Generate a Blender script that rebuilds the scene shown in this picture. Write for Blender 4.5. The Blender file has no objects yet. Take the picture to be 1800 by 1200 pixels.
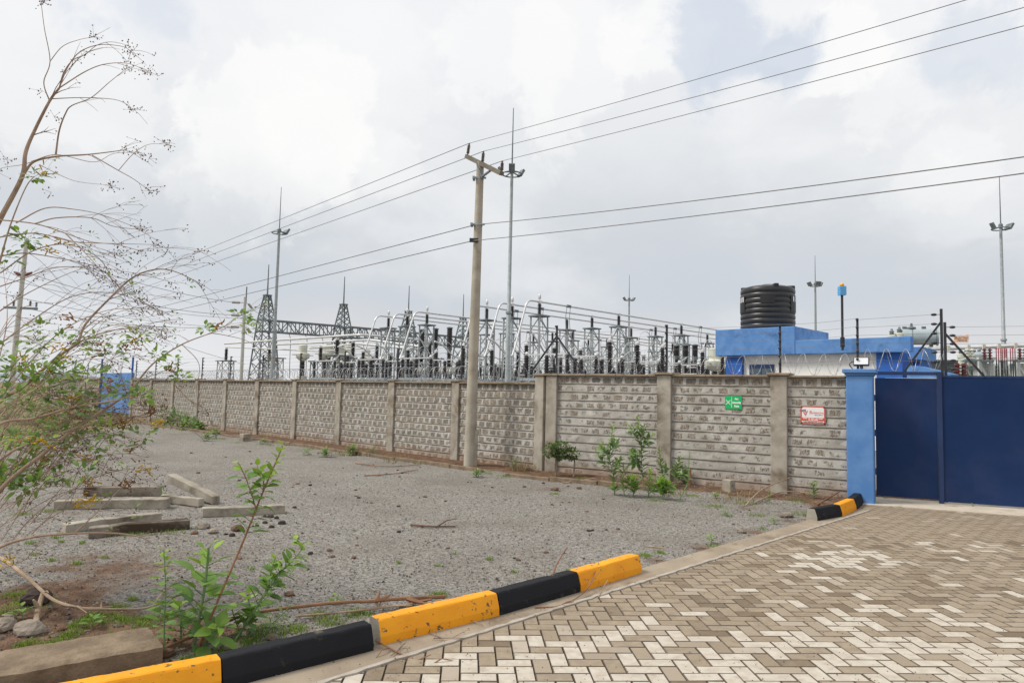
import bpy, bmesh, math, random
from mathutils import Vector, Matrix, noise
RND = random.Random(11)
PI = math.pi
scene = bpy.context.scene
COL = scene.collection
V = Vector
# ------------------------------------------------------------------ camera model (used to survey the place)
EYE = V((0, 0, 1.55)); FPX = 1250.0
TH = math.atan(90 / FPX); RO = 0.0227
Fw = V((0, math.cos(TH), math.sin(TH))); R0 = V((1, 0, 0)); U0 = V((0, -math.sin(TH), math.cos(TH)))
Ux = math.cos(RO) * R0 + math.sin(RO) * U0
Uy = -math.sin(RO) * R0 + math.cos(RO) * U0
def ray(px, py): return Fw * FPX + Ux * (px - 900) + Uy * (600 - py)
def G(px, py, z=0.0):
    d = ray(px, py); t = (z - EYE.z) / d.z; return EYE + d * t
def PZ(px, py, Z):
    d = ray(px, py); return EYE + d * (Z / d.y)
def proj(p):
    q = V(p) - EYE; k = FPX / q.dot(Fw); return 900 + q.dot(Ux) * k, 600 - q.dot(Uy) * k
def on_line(px, A, d, z=0.5):
    lo, hi = -5.0, 60.0
    if d.y < 0: hi = min(hi, (A.y - 0.8) / -d.y)
    s = 1 if proj(A + d * 1 + V((0, 0, z)))[0] > proj(A + V((0, 0, z)))[0] else -1
    for _ in range(50):
        m = (lo + hi) / 2
        if (proj(A + d * m + V((0, 0, z)))[0] - px) * s > 0: hi = m
        else: lo = m
    return lo
def S(r, g, b):
    f = lambda c: (c / 255 / 12.92) if c / 255 <= 0.04045 else ((c / 255 + 0.055) / 1.055) ** 2.4
    return (f(r), f(g), f(b), 1)
def unit(v): return V(v).normalized()
# ------------------------------------------------------------------ objects
def tag(o, label=None, cat=None, group=None, kind=None):
    if label: o['label'] = label
    if cat: o['category'] = cat
    if group: o['group'] = group
    if kind: o['kind'] = kind
    return o
def thing(name, label, cat, loc=(0, 0, 0), rotz=0.0, group=None):
    o = bpy.data.objects.new(name, None); COL.objects.link(o)
    o.empty_display_size = 0.2
    o.location = loc; o.rotation_euler = (0, 0, rotz)
    return tag(o, label, cat, group)
def kids(o): return [c for c in bpy.data.objects if c.parent is o]
def dup(root, loc, rotz=None, label=None):
    ks = CH.get(root.name, [])
    r = root.copy(); COL.objects.link(r); r.location = loc
    if rotz is not None: r.rotation_euler = (0, 0, rotz)
    if label: r['label'] = label
    CH[r.name] = []
    for c in ks:
        n = c.copy(); COL.objects.link(n); n.parent = r; CH[r.name].append(n)
        CH[n.name] = []
        for g in CH.get(c.name, []):
            m = g.copy(); COL.objects.link(m); m.parent = n; CH[n.name].append(m)
    return r
CH = {}
class MB:
    def __init__(s): s.v = []; s.f = []; s.t = []; s.tone = 0.5
    def add(s, vs, fs, M=None):
        b = len(s.v)
        s.v += [tuple(M @ V(p)) for p in vs] if M else [tuple(p) for p in vs]
        s.f += [tuple(i + b for i in f) for f in fs]; s.t += [s.tone] * len(fs)
    def box(s, x0, y0, z0, x1, y1, z1, M=None):
        s.add([(x0, y0, z0), (x1, y0, z0), (x1, y1, z0), (x0, y1, z0), (x0, y0, z1), (x1, y0, z1), (x1, y1, z1), (x0, y1, z1)],
              [(3, 2, 1, 0), (4, 5, 6, 7), (0, 1, 5, 4), (1, 2, 6, 5), (2, 3, 7, 6), (3, 0, 4, 7)], M)
    def bar(s, a, b, w, h=None):
        a, b = V(a), V(b); d = (b - a)
        if d.length < 1e-6: return
        d.normalize(); h = h or w
        up = V((0, 0, 1)) if abs(d.z) < 0.95 else V((1, 0, 0))
        x = d.cross(up).normalized() * (w / 2); y = x.cross(d).normalized() * (h / 2)
        q = [a - x - y, a + x - y, a + x + y, a - x + y, b - x - y, b + x - y, b + x + y, b - x + y]
        s.add(q, [(0, 1, 2, 3), (7, 6, 5, 4), (0, 4, 5, 1), (1, 5, 6, 2), (2, 6, 7, 3), (3, 7, 4, 0)])
    def tube(s, pts, r, n=6, cap=True):
        pts = [V(p) for p in pts]; m = len(pts)
        rr = r if isinstance(r, (list, tuple)) else [r] * m
        t0 = (pts[1] - pts[0]).normalized()
        a = t0.cross(V((0, 0, 1)) if abs(t0.z) < 0.9 else V((1, 0, 0))).normalized()
        vs = []; fs = []
        for i in range(m):
            t = (pts[min(i + 1, m - 1)] - pts[max(i - 1, 0)])
            t = t.normalized() if t.length > 1e-9 else t0
            a = (a - t * a.dot(t)); a = a.normalized() if a.length > 1e-6 else t.orthogonal().normalized()
            b = t.cross(a)
            for k in range(n):
                w = 2 * PI * k / n
                vs.append(pts[i] + (a * math.cos(w) + b * math.sin(w)) * rr[i])
        for i in range(m - 1):
            for k in range(n):
                k2 = (k + 1) % n
                fs.append((i * n + k, i * n + k2, (i + 1) * n + k2, (i + 1) * n + k))
        if cap and n > 2: fs += [tuple(range(n))[::-1], tuple((m - 1) * n + k for k in range(n))]
        s.add(vs, fs)
    def lathe(s, prof, n=16, M=None):
        vs = []; fs = []
        for r, z in prof:
            for k in range(n): w = 2 * PI * k / n; vs.append((r * math.cos(w), r * math.sin(w), z))
        m = len(prof)
        for i in range(m - 1):
            for k in range(n):
                k2 = (k + 1) % n; fs.append((i * n + k, i * n + k2, (i + 1) * n + k2, (i + 1) * n + k))
        fs += [tuple(range(n))[::-1], tuple((m - 1) * n + k for k in range(n))]
        s.add(vs, fs, M)
    def ball(s, c, rx, ry=None, rz=None, n=8, m=6, M=None, jit=0.0, rnd=None):
        ry = ry or rx; rz = rz or rx; vs = [(c[0], c[1], c[2] - rz)]
        for i in range(1, m):
            a = -PI / 2 + PI * i / m
            for k in range(n):
                w = 2 * PI * (k + 0.5 * (i % 2)) / n; j = 1 + (rnd.uniform(-jit, jit) if rnd else 0)
                vs.append((c[0] + rx * math.cos(a) * math.cos(w) * j, c[1] + ry * math.cos(a) * math.sin(w) * j, c[2] + rz * math.sin(a) * j))
        vs.append((c[0], c[1], c[2] + rz)); fs = []
        for k in range(n): fs.append((0, 1 + (k + 1) % n, 1 + k))
        for i in range(m - 2):
            for k in range(n):
                k2 = (k + 1) % n; fs.append((1 + i * n + k, 1 + i * n + k2, 1 + (i + 1) * n + k2, 1 + (i + 1) * n + k))
        L = len(vs) - 1; o = 1 + (m - 2) * n
        for k in range(n): fs.append((o + k, o + (k + 1) % n, L))
        s.add(vs, fs, M)
    def prism(s, poly, y0, y1, M=None):       # polygon in x,z extruded along y
        n = len(poly)
        vs = [(x, y0, z) for x, z in poly] + [(x, y1, z) for x, z in poly]
        fs = [tuple(range(n)), tuple(range(2 * n - 1, n - 1, -1))] + [(i, i + n, (i + 1) % n + n, (i + 1) % n) for i in range(n)]
        s.add(vs, fs, M)
    def build(s, name, m, parent=None, smooth=False, bevel=0.0):
        me = bpy.data.meshes.new(name); me.from_pydata(s.v, [], s.f); me.update()
        a = me.attributes.new('tone', 'FLOAT', 'FACE'); a.data.foreach_set('value', s.t)
        if smooth: me.polygons.foreach_set('use_smooth', [True] * len(me.polygons))
        me.materials.append(m)
        o = bpy.data.objects.new(name, me); COL.objects.link(o)
        if smooth == 'auto':
            me.polygons.foreach_set('use_smooth', [True] * len(me.polygons))
            try: me.set_sharp_from_angle(angle=math.radians(35))
            except Exception: pass
        if bevel:
            b = o.modifiers.new('edge', 'BEVEL'); b.width = bevel; b.segments = 2; b.limit_method = 'ANGLE'
        if parent is not None:
            o.parent = parent; CH.setdefault(parent.name, []).append(o)
        CH.setdefault(o.name, [])
        return o
def smooth_path(pts, k=6):
    pts = [V(p) for p in pts]
    if len(pts) < 3: return pts
    q = [pts[0] * 2 - pts[1]] + pts + [pts[-1] * 2 - pts[-2]]; out = []
    for i in range(1, len(q) - 2):
        a, b, c, d = q[i - 1], q[i], q[i + 1], q[i + 2]
        for j in range(k):
            t = j / k
            out.append(0.5 * ((2 * b) + (c - a) * t + (2 * a - 5 * b + 4 * c - d) * t * t + (3 * b - a - 3 * c + d) * t ** 3))
    out.append(pts[-1]); return out
def text_mesh(txt, size, m, parent, M, name='lettering', bold=0.0, sx=1.0):
    cu = bpy.data.curves.new('lettering', 'FONT'); cu.body = txt; cu.size = size; cu.align_x = 'CENTER'; cu.align_y = 'CENTER'; cu.offset = bold; cu.extrude = 0.0008
    t = bpy.data.objects.new('tmp', cu); COL.objects.link(t)
    dg = bpy.context.evaluated_depsgraph_get()
    me = bpy.data.meshes.new_from_object(t.evaluated_get(dg)); bpy.data.objects.remove(t)
    me.transform(Matrix.Diagonal((sx, 1, 1, 1))); me.transform(M); me.name = name; me.materials.clear(); me.materials.append(m)
    o = bpy.data.objects.new(name, me); COL.objects.link(o); o.parent = parent; CH.setdefault(parent.name, []).append(o); CH[o.name] = []
    return o
# ------------------------------------------------------------------ materials
class NT:
    def __init__(s, nt): s.n = nt.nodes; s.l = nt.links
    def new(s, t, **kw):
        n = s.n.new(t)
        for k, v in kw.items():
            if k.startswith('i_'):
                key = k[2:]
                key = int(key) if key.isdigit() else key.replace('_', ' ')
                sock = n.inputs[key]
                if hasattr(v, 'is_linked') or isinstance(v, bpy.types.NodeSocket): s.l.new(v, sock)
                else: sock.default_value = v
            else: setattr(n, k, v)
        return n
    def math(s, op, a, b=0.0, c=0.0, clamp=False):
        n = s.n.new('ShaderNodeMath'); n.operation = op; n.use_clamp = clamp
        for i, x in enumerate((a, b, c)):
            if isinstance(x, bpy.types.NodeSocket): s.l.new(x, n.inputs[i])
            else: n.inputs[i].default_value = x
        return n.outputs[0]
    def mix(s, f, a, b, bt='MIX'):
        n = s.n.new('ShaderNodeMix'); n.data_type = 'RGBA'; n.blend_type = bt; n.clamp_factor = True
        for sock, x in ((n.inputs[0], f), (n.inputs[6], a), (n.inputs[7], b)):
            if isinstance(x, bpy.types.NodeSocket): s.l.new(x, sock)
            else: sock.default_value = x
        return n.outputs[2]
    def step(s, x, lo, hi):
        n = s.n.new('ShaderNodeMapRange'); n.interpolation_type = 'SMOOTHSTEP'
        s.l.new(x, n.inputs[0]); n.inputs[1].default_value = lo; n.inputs[2].default_value = hi
        return n.outputs[0]
    def noise(s, vec, scale, detail=4, rough=0.55, dist=0.0, col=False):
        n = s.new('ShaderNodeTexNoise'); n.inputs['Scale'].default_value = scale; n.inputs['Detail'].default_value = detail
        n.inputs['Roughness'].default_value = rough; n.inputs['Distortion'].default_value = dist
        if vec is not None: s.l.new(vec, n.inputs['Vector'])
        return n.outputs[1 if col else 0]
    def mapping(s, vec, scale=(1, 1, 1), loc=(0, 0, 0)):
        n = s.new('ShaderNodeMapping'); s.l.new(vec, n.inputs[0]); n.inputs[3].default_value = scale; n.inputs[1].default_value = loc
        return n.outputs[0]
def newmat(name):
    m = bpy.data.materials.new(name); m.use_nodes = True; t = NT(m.node_tree); t.n.clear()
    out = t.new('ShaderNodeOutputMaterial'); b = t.new('ShaderNodeBsdfPrincipled'); t.l.new(b.outputs[0], out.inputs[0])
    return m, t, b, out
def coords(t, rnd=True):
    c = t.new('ShaderNodeTexCoord').outputs['Object']
    if not rnd: return c
    oi = t.new('ShaderNodeObjectInfo').outputs['Random']
    a = t.new('ShaderNodeVectorMath', operation='MULTIPLY_ADD')
    cmb = t.new('ShaderNodeCombineXYZ'); 
    for i in range(3): t.l.new(oi, cmb.inputs[i])
    t.l.new(cmb.outputs[0], a.inputs[0]); a.inputs[1].default_value = (37, 19, 53); t.l.new(c, a.inputs[2])
    return a.outputs[0]
def bump(t, b, h, strength=0.3, dist=0.01):
    n = t.new('ShaderNodeBump'); n.inputs['Strength'].default_value = strength; n.inputs['Distance'].default_value = dist
    t.l.new(h, n.inputs['Height']); t.l.new(n.outputs[0], b.inputs['Normal'])
def simple(name, c1, c2, scale=6, rough=0.7, metal=0.0, bmp=0.0, spec=0.5, dirt=None, dscale=2.5, dlo=0.5, dhi=0.75, bscale=60, bdist=0.004):
    m, t, b, out = newmat(name); v = coords(t)
    n = t.noise(v, scale, 6, 0.6); c = t.mix(t.step(n, 0.3, 0.7), c1, c2)
    if dirt:
        d = t.noise(v, dscale, 8, 0.65, 0.4); c = t.mix(t.step(d, dlo, dhi), c, dirt)
    t.l.new(c, b.inputs['Base Color']); b.inputs['Metallic'].default_value = metal
    b.inputs['Specular IOR Level'].default_value = spec
    r = t.math('MULTIPLY_ADD', n, 0.25, rough - 0.12); t.l.new(r, b.inputs['Roughness'])
    if bmp: bump(t, b, t.noise(v, bscale, 5, 0.6), bmp, bdist)
    return m
def leafmat(name, old, young, transl=0.35):
    m, t, b, out = newmat(name); v = coords(t, False)
    a = t.new('ShaderNodeAttribute', attribute_name='tone').outputs['Fac']
    n = t.noise(v, 25, 3)
    c = t.mix(t.math('ADD', a, t.math('MULTIPLY_ADD', n, 0.3, -0.15), clamp=True), old, young)
    t.l.new(c, b.inputs['Base Color']); b.inputs['Roughness'].default_value = 0.55; b.inputs['Specular IOR Level'].default_value = 0.35
    tr = t.new('ShaderNodeBsdfTranslucent'); t.l.new(t.mix(0.5, c, (0.25, 0.4, 0.03, 1)), tr.inputs[0])
    mx = t.new('ShaderNodeMixShader'); mx.inputs[0].default_value = transl
    t.l.new(b.outputs[0], mx.inputs[1]); t.l.new(tr.outputs[0], mx.inputs[2]); t.l.new(mx.outputs[0], out.inputs[0])
    return m
M = {}
M['galv'] = simple('galvanised_steel', (0.27, 0.30, 0.31, 1), (0.38, 0.415, 0.42, 1), 9, 0.55, 0.25)
M['galv_dark'] = simple('weathered_galvanised_steel', (0.12, 0.145, 0.158, 1), (0.20, 0.235, 0.245, 1), 9, 0.6, 0.2)
M['alu'] = simple('aluminium_tube', (0.58, 0.59, 0.59, 1), (0.70, 0.70, 0.69, 1), 5, 0.45, 0.35)
M['porcelain'] = simple('dark_porcelain', (0.014, 0.012, 0.014, 1), (0.03, 0.024, 0.026, 1), 8, 0.3)
M['brown_porcelain'] = simple('brown_porcelain', (0.10, 0.078, 0.062, 1), (0.15, 0.12, 0.095, 1), 8, 0.3)
M['grey_porcelain'] = simple('grey_porcelain', (0.30, 0.30, 0.27, 1), (0.38, 0.37, 0.33, 1), 8, 0.4)
M['cream'] = simple('cream_paint', (0.55, 0.56, 0.47, 1), (0.66, 0.66, 0.56, 1), 5, 0.5)
M['tgrey'] = simple('transformer_grey_paint', (0.30, 0.36, 0.38, 1), (0.38, 0.44, 0.46, 1), 3, 0.45)
M['tlight'] = simple('light_grey_paint', (0.50, 0.54, 0.52, 1), (0.60, 0.63, 0.60, 1), 3, 0.5)
M['black_steel'] = simple('black_painted_steel', (0.018, 0.018, 0.022, 1), (0.035, 0.035, 0.04, 1), 7, 0.5)
M['wire'] = simple('weathered_wire', (0.17, 0.17, 0.175, 1), (0.24, 0.24, 0.245, 1), 4, 0.6, 0.3)
M['razor'] = simple('razor_wire_steel', (0.34, 0.34, 0.35, 1), (0.55, 0.55, 0.55, 1), 9, 0.45, 0.5)
M['red'] = simple('red_sheath', (0.30, 0.02, 0.035, 1), (0.38, 0.04, 0.05, 1), 7, 0.5)
M['redbrown'] = simple('red_brown_porcelain', (0.10, 0.02, 0.02, 1), (0.15, 0.03, 0.03, 1), 7, 0.3)
M['orange_sign'] = simple('orange_sign_paint', (0.80, 0.46, 0.28, 1), (0.86, 0.54, 0.35, 1), 7, 0.5)
M['amber'] = simple('amber_lens', (0.80, 0.30, 0.01, 1), (0.9, 0.38, 0.02, 1), 7, 0.25)
M['skyblue'] = simple('pale_blue_plastic', (0.12, 0.40, 0.72, 1), (0.16, 0.46, 0.78, 1), 9, 0.5)
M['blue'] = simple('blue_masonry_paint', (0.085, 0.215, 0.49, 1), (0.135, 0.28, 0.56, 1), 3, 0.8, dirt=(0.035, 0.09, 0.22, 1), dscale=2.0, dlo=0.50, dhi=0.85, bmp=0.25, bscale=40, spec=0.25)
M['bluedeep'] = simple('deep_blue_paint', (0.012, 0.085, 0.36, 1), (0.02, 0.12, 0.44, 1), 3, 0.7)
M['gate'] = simple('dark_blue_gate_paint', (0.003, 0.023, 0.09, 1), (0.006, 0.03, 0.11, 1), 1.3, 0.55, spec=0.25, bmp=0.05, bscale=1.6, bdist=0.03, dirt=(0.024, 0.040, 0.115, 1), dscale=1.0, dlo=0.42, dhi=0.8)
M['navy'] = simple('navy_frame_paint', (0.009, 0.03, 0.10, 1), (0.015, 0.04, 0.13, 1), 3, 0.45)
M['white_wall'] = simple('white_render', (0.74, 0.73, 0.70, 1), (0.82, 0.81, 0.78, 1), 2, 0.85, dirt=(0.62, 0.59, 0.54, 1))
M['glass'] = simple('window_glass', (0.05, 0.08, 0.11, 1), (0.10, 0.14, 0.18, 1), 2, 0.2)
M['tank'] = simple('black_polyethylene', (0.014, 0.014, 0.016, 1), (0.024, 0.024, 0.027, 1), 3, 0.38, spec=0.5)
M['tank_flat'] = simple('smooth_black_polyethylene', (0.010, 0.010, 0.014, 1), (0.016, 0.016, 0.02, 1), 3, 0.5)
M['yellow'] = simple('yellow_kerb_paint', (0.80, 0.30, 0.008, 1), (0.86, 0.36, 0.012, 1), 3, 0.6, dirt=(0.14, 0.09, 0.045, 1), dscale=19, dlo=0.60, dhi=0.64, spec=0.3, bmp=0.35, bscale=45, bdist=0.006)
M['kerbblack'] = simple('black_kerb_paint', (0.009, 0.0093, 0.012, 1), (0.014, 0.0145, 0.018, 1), 3, 0.72, spec=0.22, dirt=(0.10, 0.085, 0.065, 1), dscale=7, dlo=0.60, dhi=0.72, bmp=0.3, bscale=45, bdist=0.006)
M['conc'] = simple('weathered_concrete', (0.30, 0.275, 0.235, 1), (0.40, 0.37, 0.32, 1), 4, 0.9, dirt=(0.17, 0.145, 0.11, 1), dscale=2.0, dlo=0.5, dhi=0.85, bmp=0.5, bscale=55, bdist=0.006, spec=0.2)
M['palepost'] = simple('pale_concrete_pole', (0.45, 0.44, 0.40, 1), (0.56, 0.55, 0.51, 1), 4, 0.9, spec=.2)
M['concpost'] = simple('old_concrete_post', (0.30, 0.265, 0.215, 1), (0.42, 0.38, 0.315, 1), 5, 0.9, dirt=(0.115, 0.09, 0.065, 1), dscale=2.2, dlo=0.46, dhi=0.75, bmp=0.5, bscale=55, bdist=0.008, spec=0.2)
M['slab'] = simple('brown_concrete_slab', (0.16, 0.12, 0.083, 1), (0.28, 0.215, 0.15, 1), 5, 0.92, dirt=(0.11, 0.08, 0.05, 1), dscale=3, dlo=0.5, dhi=0.8, bmp=0.8, bscale=30, bdist=0.015, spec=0.15)
M['polewood'] = simple('concrete_pole_surface', (0.36, 0.32, 0.255, 1), (0.47, 0.43, 0.355, 1), 2.5, 0.9, dirt=(0.25, 0.215, 0.165, 1), dscale=1.6, dlo=0.45, dhi=0.8, bmp=0.3, bscale=40, spec=0.2)
M['pier'] = simple('wall_pier_concrete', (0.31, 0.275, 0.225, 1), (0.44, 0.405, 0.345, 1), 4, 0.9, dirt=(0.17, 0.135, 0.095, 1), dscale=2.1, dlo=0.44, dhi=0.7, bmp=0.5, bscale=50, bdist=0.006, spec=0.2)
M['coping'] = simple('coping_concrete', (0.24, 0.185, 0.13, 1), (0.33, 0.27, 0.20, 1), 5, 0.9, dirt=(0.13, 0.10, 0.075, 1), dscale=3, bmp=0.5, bscale=50, spec=0.2)
M['apron'] = simple('pale_concrete', (0.50, 0.435, 0.345, 1), (0.60, 0.535, 0.44, 1), 3, 0.9, dirt=(0.3, 0.24, 0.17, 1), dscale=3, bmp=0.4, bscale=60, spec=0.2)
M['channel'] = simple('dusty_concrete_channel', (0.26, 0.21, 0.155, 1), (0.35, 0.29, 0.22, 1), 2.2, 0.92, dirt=(0.17, 0.13, 0.09, 1), dscale=2.4, bmp=0.4, bscale=50, spec=0.15)
M['mortar_edge'] = simple('pale_mortar', (0.34, 0.30, 0.25, 1), (0.45, 0.41, 0.36, 1), 9, 0.9, bmp=0.5, bscale=60, dirt=(0.25, 0.2, 0.15, 1), spec=0.15)
M['rock'] = simple('stone', (0.16, 0.13, 0.105, 1), (0.30, 0.255, 0.21, 1), 6, 0.9, bmp=0.9, bscale=30, bdist=0.01, spec=0.2)
M['redrock'] = simple('red_stone', (0.12, 0.07, 0.05, 1), (0.20, 0.12, 0.085, 1), 6, 0.9, bmp=0.9, bscale=30, spec=0.2)
M['cinder'] = simple('dark_lava_stone', (0.035, 0.025, 0.022, 1), (0.075, 0.055, 0.05, 1), 9, 0.95, bmp=1.0, bscale=50, spec=0.2)
M['bark'] = simple('tree_bark', (0.29, 0.195, 0.14, 1), (0.44, 0.33, 0.25, 1), 9, 0.85, bmp=0.3, bscale=60, dirt=(0.17, 0.10, 0.075, 1), spec=0.2)
M['deadwood'] = simple('dead_wood', (0.30, 0.21, 0.14, 1), (0.42, 0.32, 0.235, 1), 7, 0.9, bmp=0.3, spec=0.2)
M['brownstick'] = simple('brown_stick', (0.20, 0.105, 0.06, 1), (0.30, 0.17, 0.10, 1), 7, 0.8, spec=0.2)
M['twig'] = simple('twig_bark', (0.17, 0.115, 0.095, 1), (0.32, 0.23, 0.18, 1), 9, 0.85, spec=0.2)
M['stem'] = simple('green_stem', (0.11, 0.19, 0.08, 1), (0.19, 0.27, 0.12, 1), 7, 0.6, spec=0.3)
M['pod'] = simple('seed_capsule', (0.09, 0.055, 0.04, 1), (0.20, 0.115, 0.07, 1), 20, 0.8, spec=0.2)
M['leaf'] = leafmat('weed_leaf', (0.095, 0.20, 0.07, 1), (0.31, 0.47, 0.06, 1))
M['leafgrey'] = leafmat('grey_green_leaf', (0.135, 0.21, 0.12, 1), (0.28, 0.41, 0.11, 1))
M['treeleaf'] = leafmat('tree_leaf', (0.10, 0.19, 0.06, 1), (0.28, 0.42, 0.06, 1))
M['leafdark'] = leafmat('dark_shrub_leaf', (0.05, 0.095, 0.03, 1), (0.14, 0.22, 0.06, 1), 0.3)
M['arm'] = simple('weathered_crossarm', (0.16, 0.145, 0.115, 1), (0.23, 0.21, 0.17, 1), 5, 0.9, bmp=.3, spec=.2)
M['flower'] = leafmat('yellow_flower', (0.33, 0.11, 0.04, 1), (0.82, 0.56, 0.04, 1), 0.3)
M['grass'] = leafmat('short_grass', (0.10, 0.18, 0.03, 1), (0.32, 0.42, 0.08, 1), 0.3)
M['dry'] = leafmat('dry_stalk', (0.20, 0.13, 0.07, 1), (0.36, 0.27, 0.15, 1), 0.15)
M['sign_green'] = simple('green_sign_paint', (0.005, 0.42, 0.11, 1), (0.01, 0.46, 0.13, 1), 4, 0.35)
M['sign_white'] = simple('white_sign_paint', (0.78, 0.78, 0.77, 1), (0.84, 0.84, 0.83, 1), 4, 0.4)
M['sign_red'] = simple('red_sign_paint', (0.72, 0.06, 0.025, 1), (0.78, 0.08, 0.03, 1), 4, 0.4)
M['sign_rim'] = simple('faded_red_paint', (0.50, 0.10, 0.07, 1), (0.58, 0.15, 0.10, 1), 6, 0.5)
M['sign_pink'] = simple('pink_sign_ink', (0.62, 0.16, 0.19, 1), (0.66, 0.2, 0.22, 1), 4, 0.5)
M['sign_grey'] = simple('grey_sign_ink', (0.13, 0.15, 0.17, 1), (0.18, 0.2, 0.22, 1), 4, 0.5)
def wallmat(name, smear, dark):
    m, t, b, out = newmat(name); v = coords(t)
    co = t.new('ShaderNodeTexCoord').outputs['Object']
    sp = t.new('ShaderNodeSeparateXYZ'); t.l.new(co, sp.inputs[0])
    oi = t.new('ShaderNodeObjectInfo').outputs['Random']
    x = t.math('MULTIPLY_ADD', oi, 7.3, sp.outputs[0])
    cb = t.new('ShaderNodeCombineXYZ'); t.l.new(x, cb.inputs[0]); t.l.new(sp.outputs[2], cb.inputs[1])
    wn = t.noise(v, 9, 4, 0.6, 0, True)
    vm = t.new('ShaderNodeVectorMath', operation='MULTIPLY_ADD'); t.l.new(wn, vm.inputs[0]); vm.inputs[1].default_value = (0.055, 0.05, 0); t.l.new(cb.outputs[0], vm.inputs[2])
    sb = t.new('ShaderNodeVectorMath', operation='SUBTRACT'); t.l.new(vm.outputs[0], sb.inputs[0]); sb.inputs[1].default_value = (0.0275, 0.025, 0)
    br = t.new('ShaderNodeTexBrick'); t.l.new(sb.outputs[0], br.inputs['Vector'])
    br.offset = 0.5; br.offset_frequency = 2; br.squash = 1.0
    br.inputs['Color1'].default_value = (0, 0, 0, 1); br.inputs['Color2'].default_value = (1, 1, 1, 1); br.inputs['Mortar'].default_value = (0.5, 0.5, 0.5, 1)
    br.inputs['Scale'].default_value = 1; br.inputs['Mortar Size'].default_value = 0.052; br.inputs['Mortar Smooth'].default_value = 1.0; br.inputs['Bias'].default_value = 0
    br.inputs['Brick Width'].default_value = 0.225; br.inputs['Row Height'].default_value = COURSE
    stone = t.math('SUBTRACT', 1.0, br.outputs['Fac'])
    per = t.new('ShaderNodeSeparateColor'); t.l.new(br.outputs['Color'], per.inputs[0])
    rough = t.noise(t.mapping(v, (1, 1, 0.45)), 55, 5, 0.7)
    patch = t.noise(v, 11, 5, 0.65)
    q = t.math('ADD', t.math('MULTIPLY', per.outputs[0], 0.26), t.math('MULTIPLY_ADD', patch, 1.05, t.math('MULTIPLY', rough, 0.55)))
    q = t.math('MULTIPLY_ADD', t.step(sp.outputs[2], 0.2, 1.9), 0.16, q)
    q = t.math('MULTIPLY_ADD', stone, 0.62, q)
    toprow = t.step(sp.outputs[2], COURSE * 10.98, COURSE * 11.02)
    q = t.math('MULTIPLY_ADD', t.math('MULTIPLY', toprow, stone), 0.28, q)
    dm = t.step(q, smear, smear + 0.17)
    c0 = t.mix(t.step(t.noise(v, 3.5, 6, 0.65), 0.32, 0.7), (0.33, 0.308, 0.27, 1), (0.49, 0.467, 0.43, 1))
    c0 = t.mix(t.math('MULTIPLY', t.step(t.noise(v, 40, 3, 0.6), 0.5, 0.75), 0.35), c0, (0.21, 0.175, 0.13, 1))
    sc = t.mix(t.step(per.outputs[0], 0.2, 0.8), dark, (dark[0] * 1.75, dark[1] * 1.6, dark[2] * 1.45, 1))
    sc = t.mix(t.step(rough, 0.4, 0.62), sc, (dark[0] * 0.5, dark[1] * 0.5, dark[2] * 0.5, 1))
    c = t.mix(t.math('MULTIPLY', dm, 0.9), c0, sc)
    # red earth splashed up from the ground, a stain with an uneven upper edge
    sz = t.math('ADD', sp.outputs[2], t.math('MULTIPLY_ADD', t.noise(v, 2.2, 5), -0.35, 0.13))
    c = t.mix(t.math('MULTIPLY', t.step(sz, 0.3, 0.02), 0.55), c, (0.24, 0.135, 0.075, 1))
    t.l.new(c, b.inputs['Base Color']); b.inputs['Roughness'].default_value = 0.93; b.inputs['Specular IOR Level'].default_value = 0.15
    h = t.math('ADD', t.math('MULTIPLY', t.math('MULTIPLY', dm, rough), 1.2), t.math('MULTIPLY', t.noise(v, 30, 5, 0.6), 0.5))
    bump(t, b, h, 0.7, 0.012)
    return m
COURSE = 0.1583
M['wallstone'] = wallmat('smeared_stone_courses', 1.55, (0.20, 0.178, 0.152, 1))
M['wallstone2'] = wallmat('open_jointed_stone_courses', 1.33, (0.20, 0.18, 0.152, 1))
def paver_mat():
    m, t, b, out = newmat('paver_concrete'); v = coords(t, False)
    a = t.new('ShaderNodeAttribute', attribute_name='tone').outputs['Fac']
    n = t.noise(v, 14, 5, 0.6); n2 = t.noise(v, 90, 3)
    clean = t.mix(t.step(n, 0.3, 0.7), (0.53, 0.485, 0.415, 1), (0.43, 0.375, 0.305, 1))
    dust = t.mix(t.step(n, 0.3, 0.7), (0.325, 0.262, 0.19, 1), (0.24, 0.192, 0.14, 1))
    dark = (0.17, 0.13, 0.088, 1)
    ab = t.math('ADD', a, t.math('MULTIPLY_ADD', n, 0.44, -0.22))
    c = t.mix(t.step(ab, 0.40, 0.78), dust, clean); c = t.mix(t.step(ab, 0.25, 0.02), c, dark); c = t.mix(t.step(a, -0.3, -0.6), c, (0.125, 0.10, 0.075, 1))
    c = t.mix(t.math('MULTIPLY', t.step(t.noise(v, 5.5, 6, 0.65), 0.5, 0.72), 0.4), c, (0.26, 0.205, 0.15, 1))
    c = t.mix(t.math('MULTIPLY', t.step(n2, 0.55, 0.8), 0.25), c, (0.2, 0.155, 0.11, 1))
    t.l.new(c, b.inputs['Base Color']); b.inputs['Roughness'].default_value = 0.9; b.inputs['Specular IOR Level'].default_value = 0.2
    bump(t, b, t.noise(v, 120, 4), 0.3, 0.004); return m
M['paver'] = paver_mat()
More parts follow.
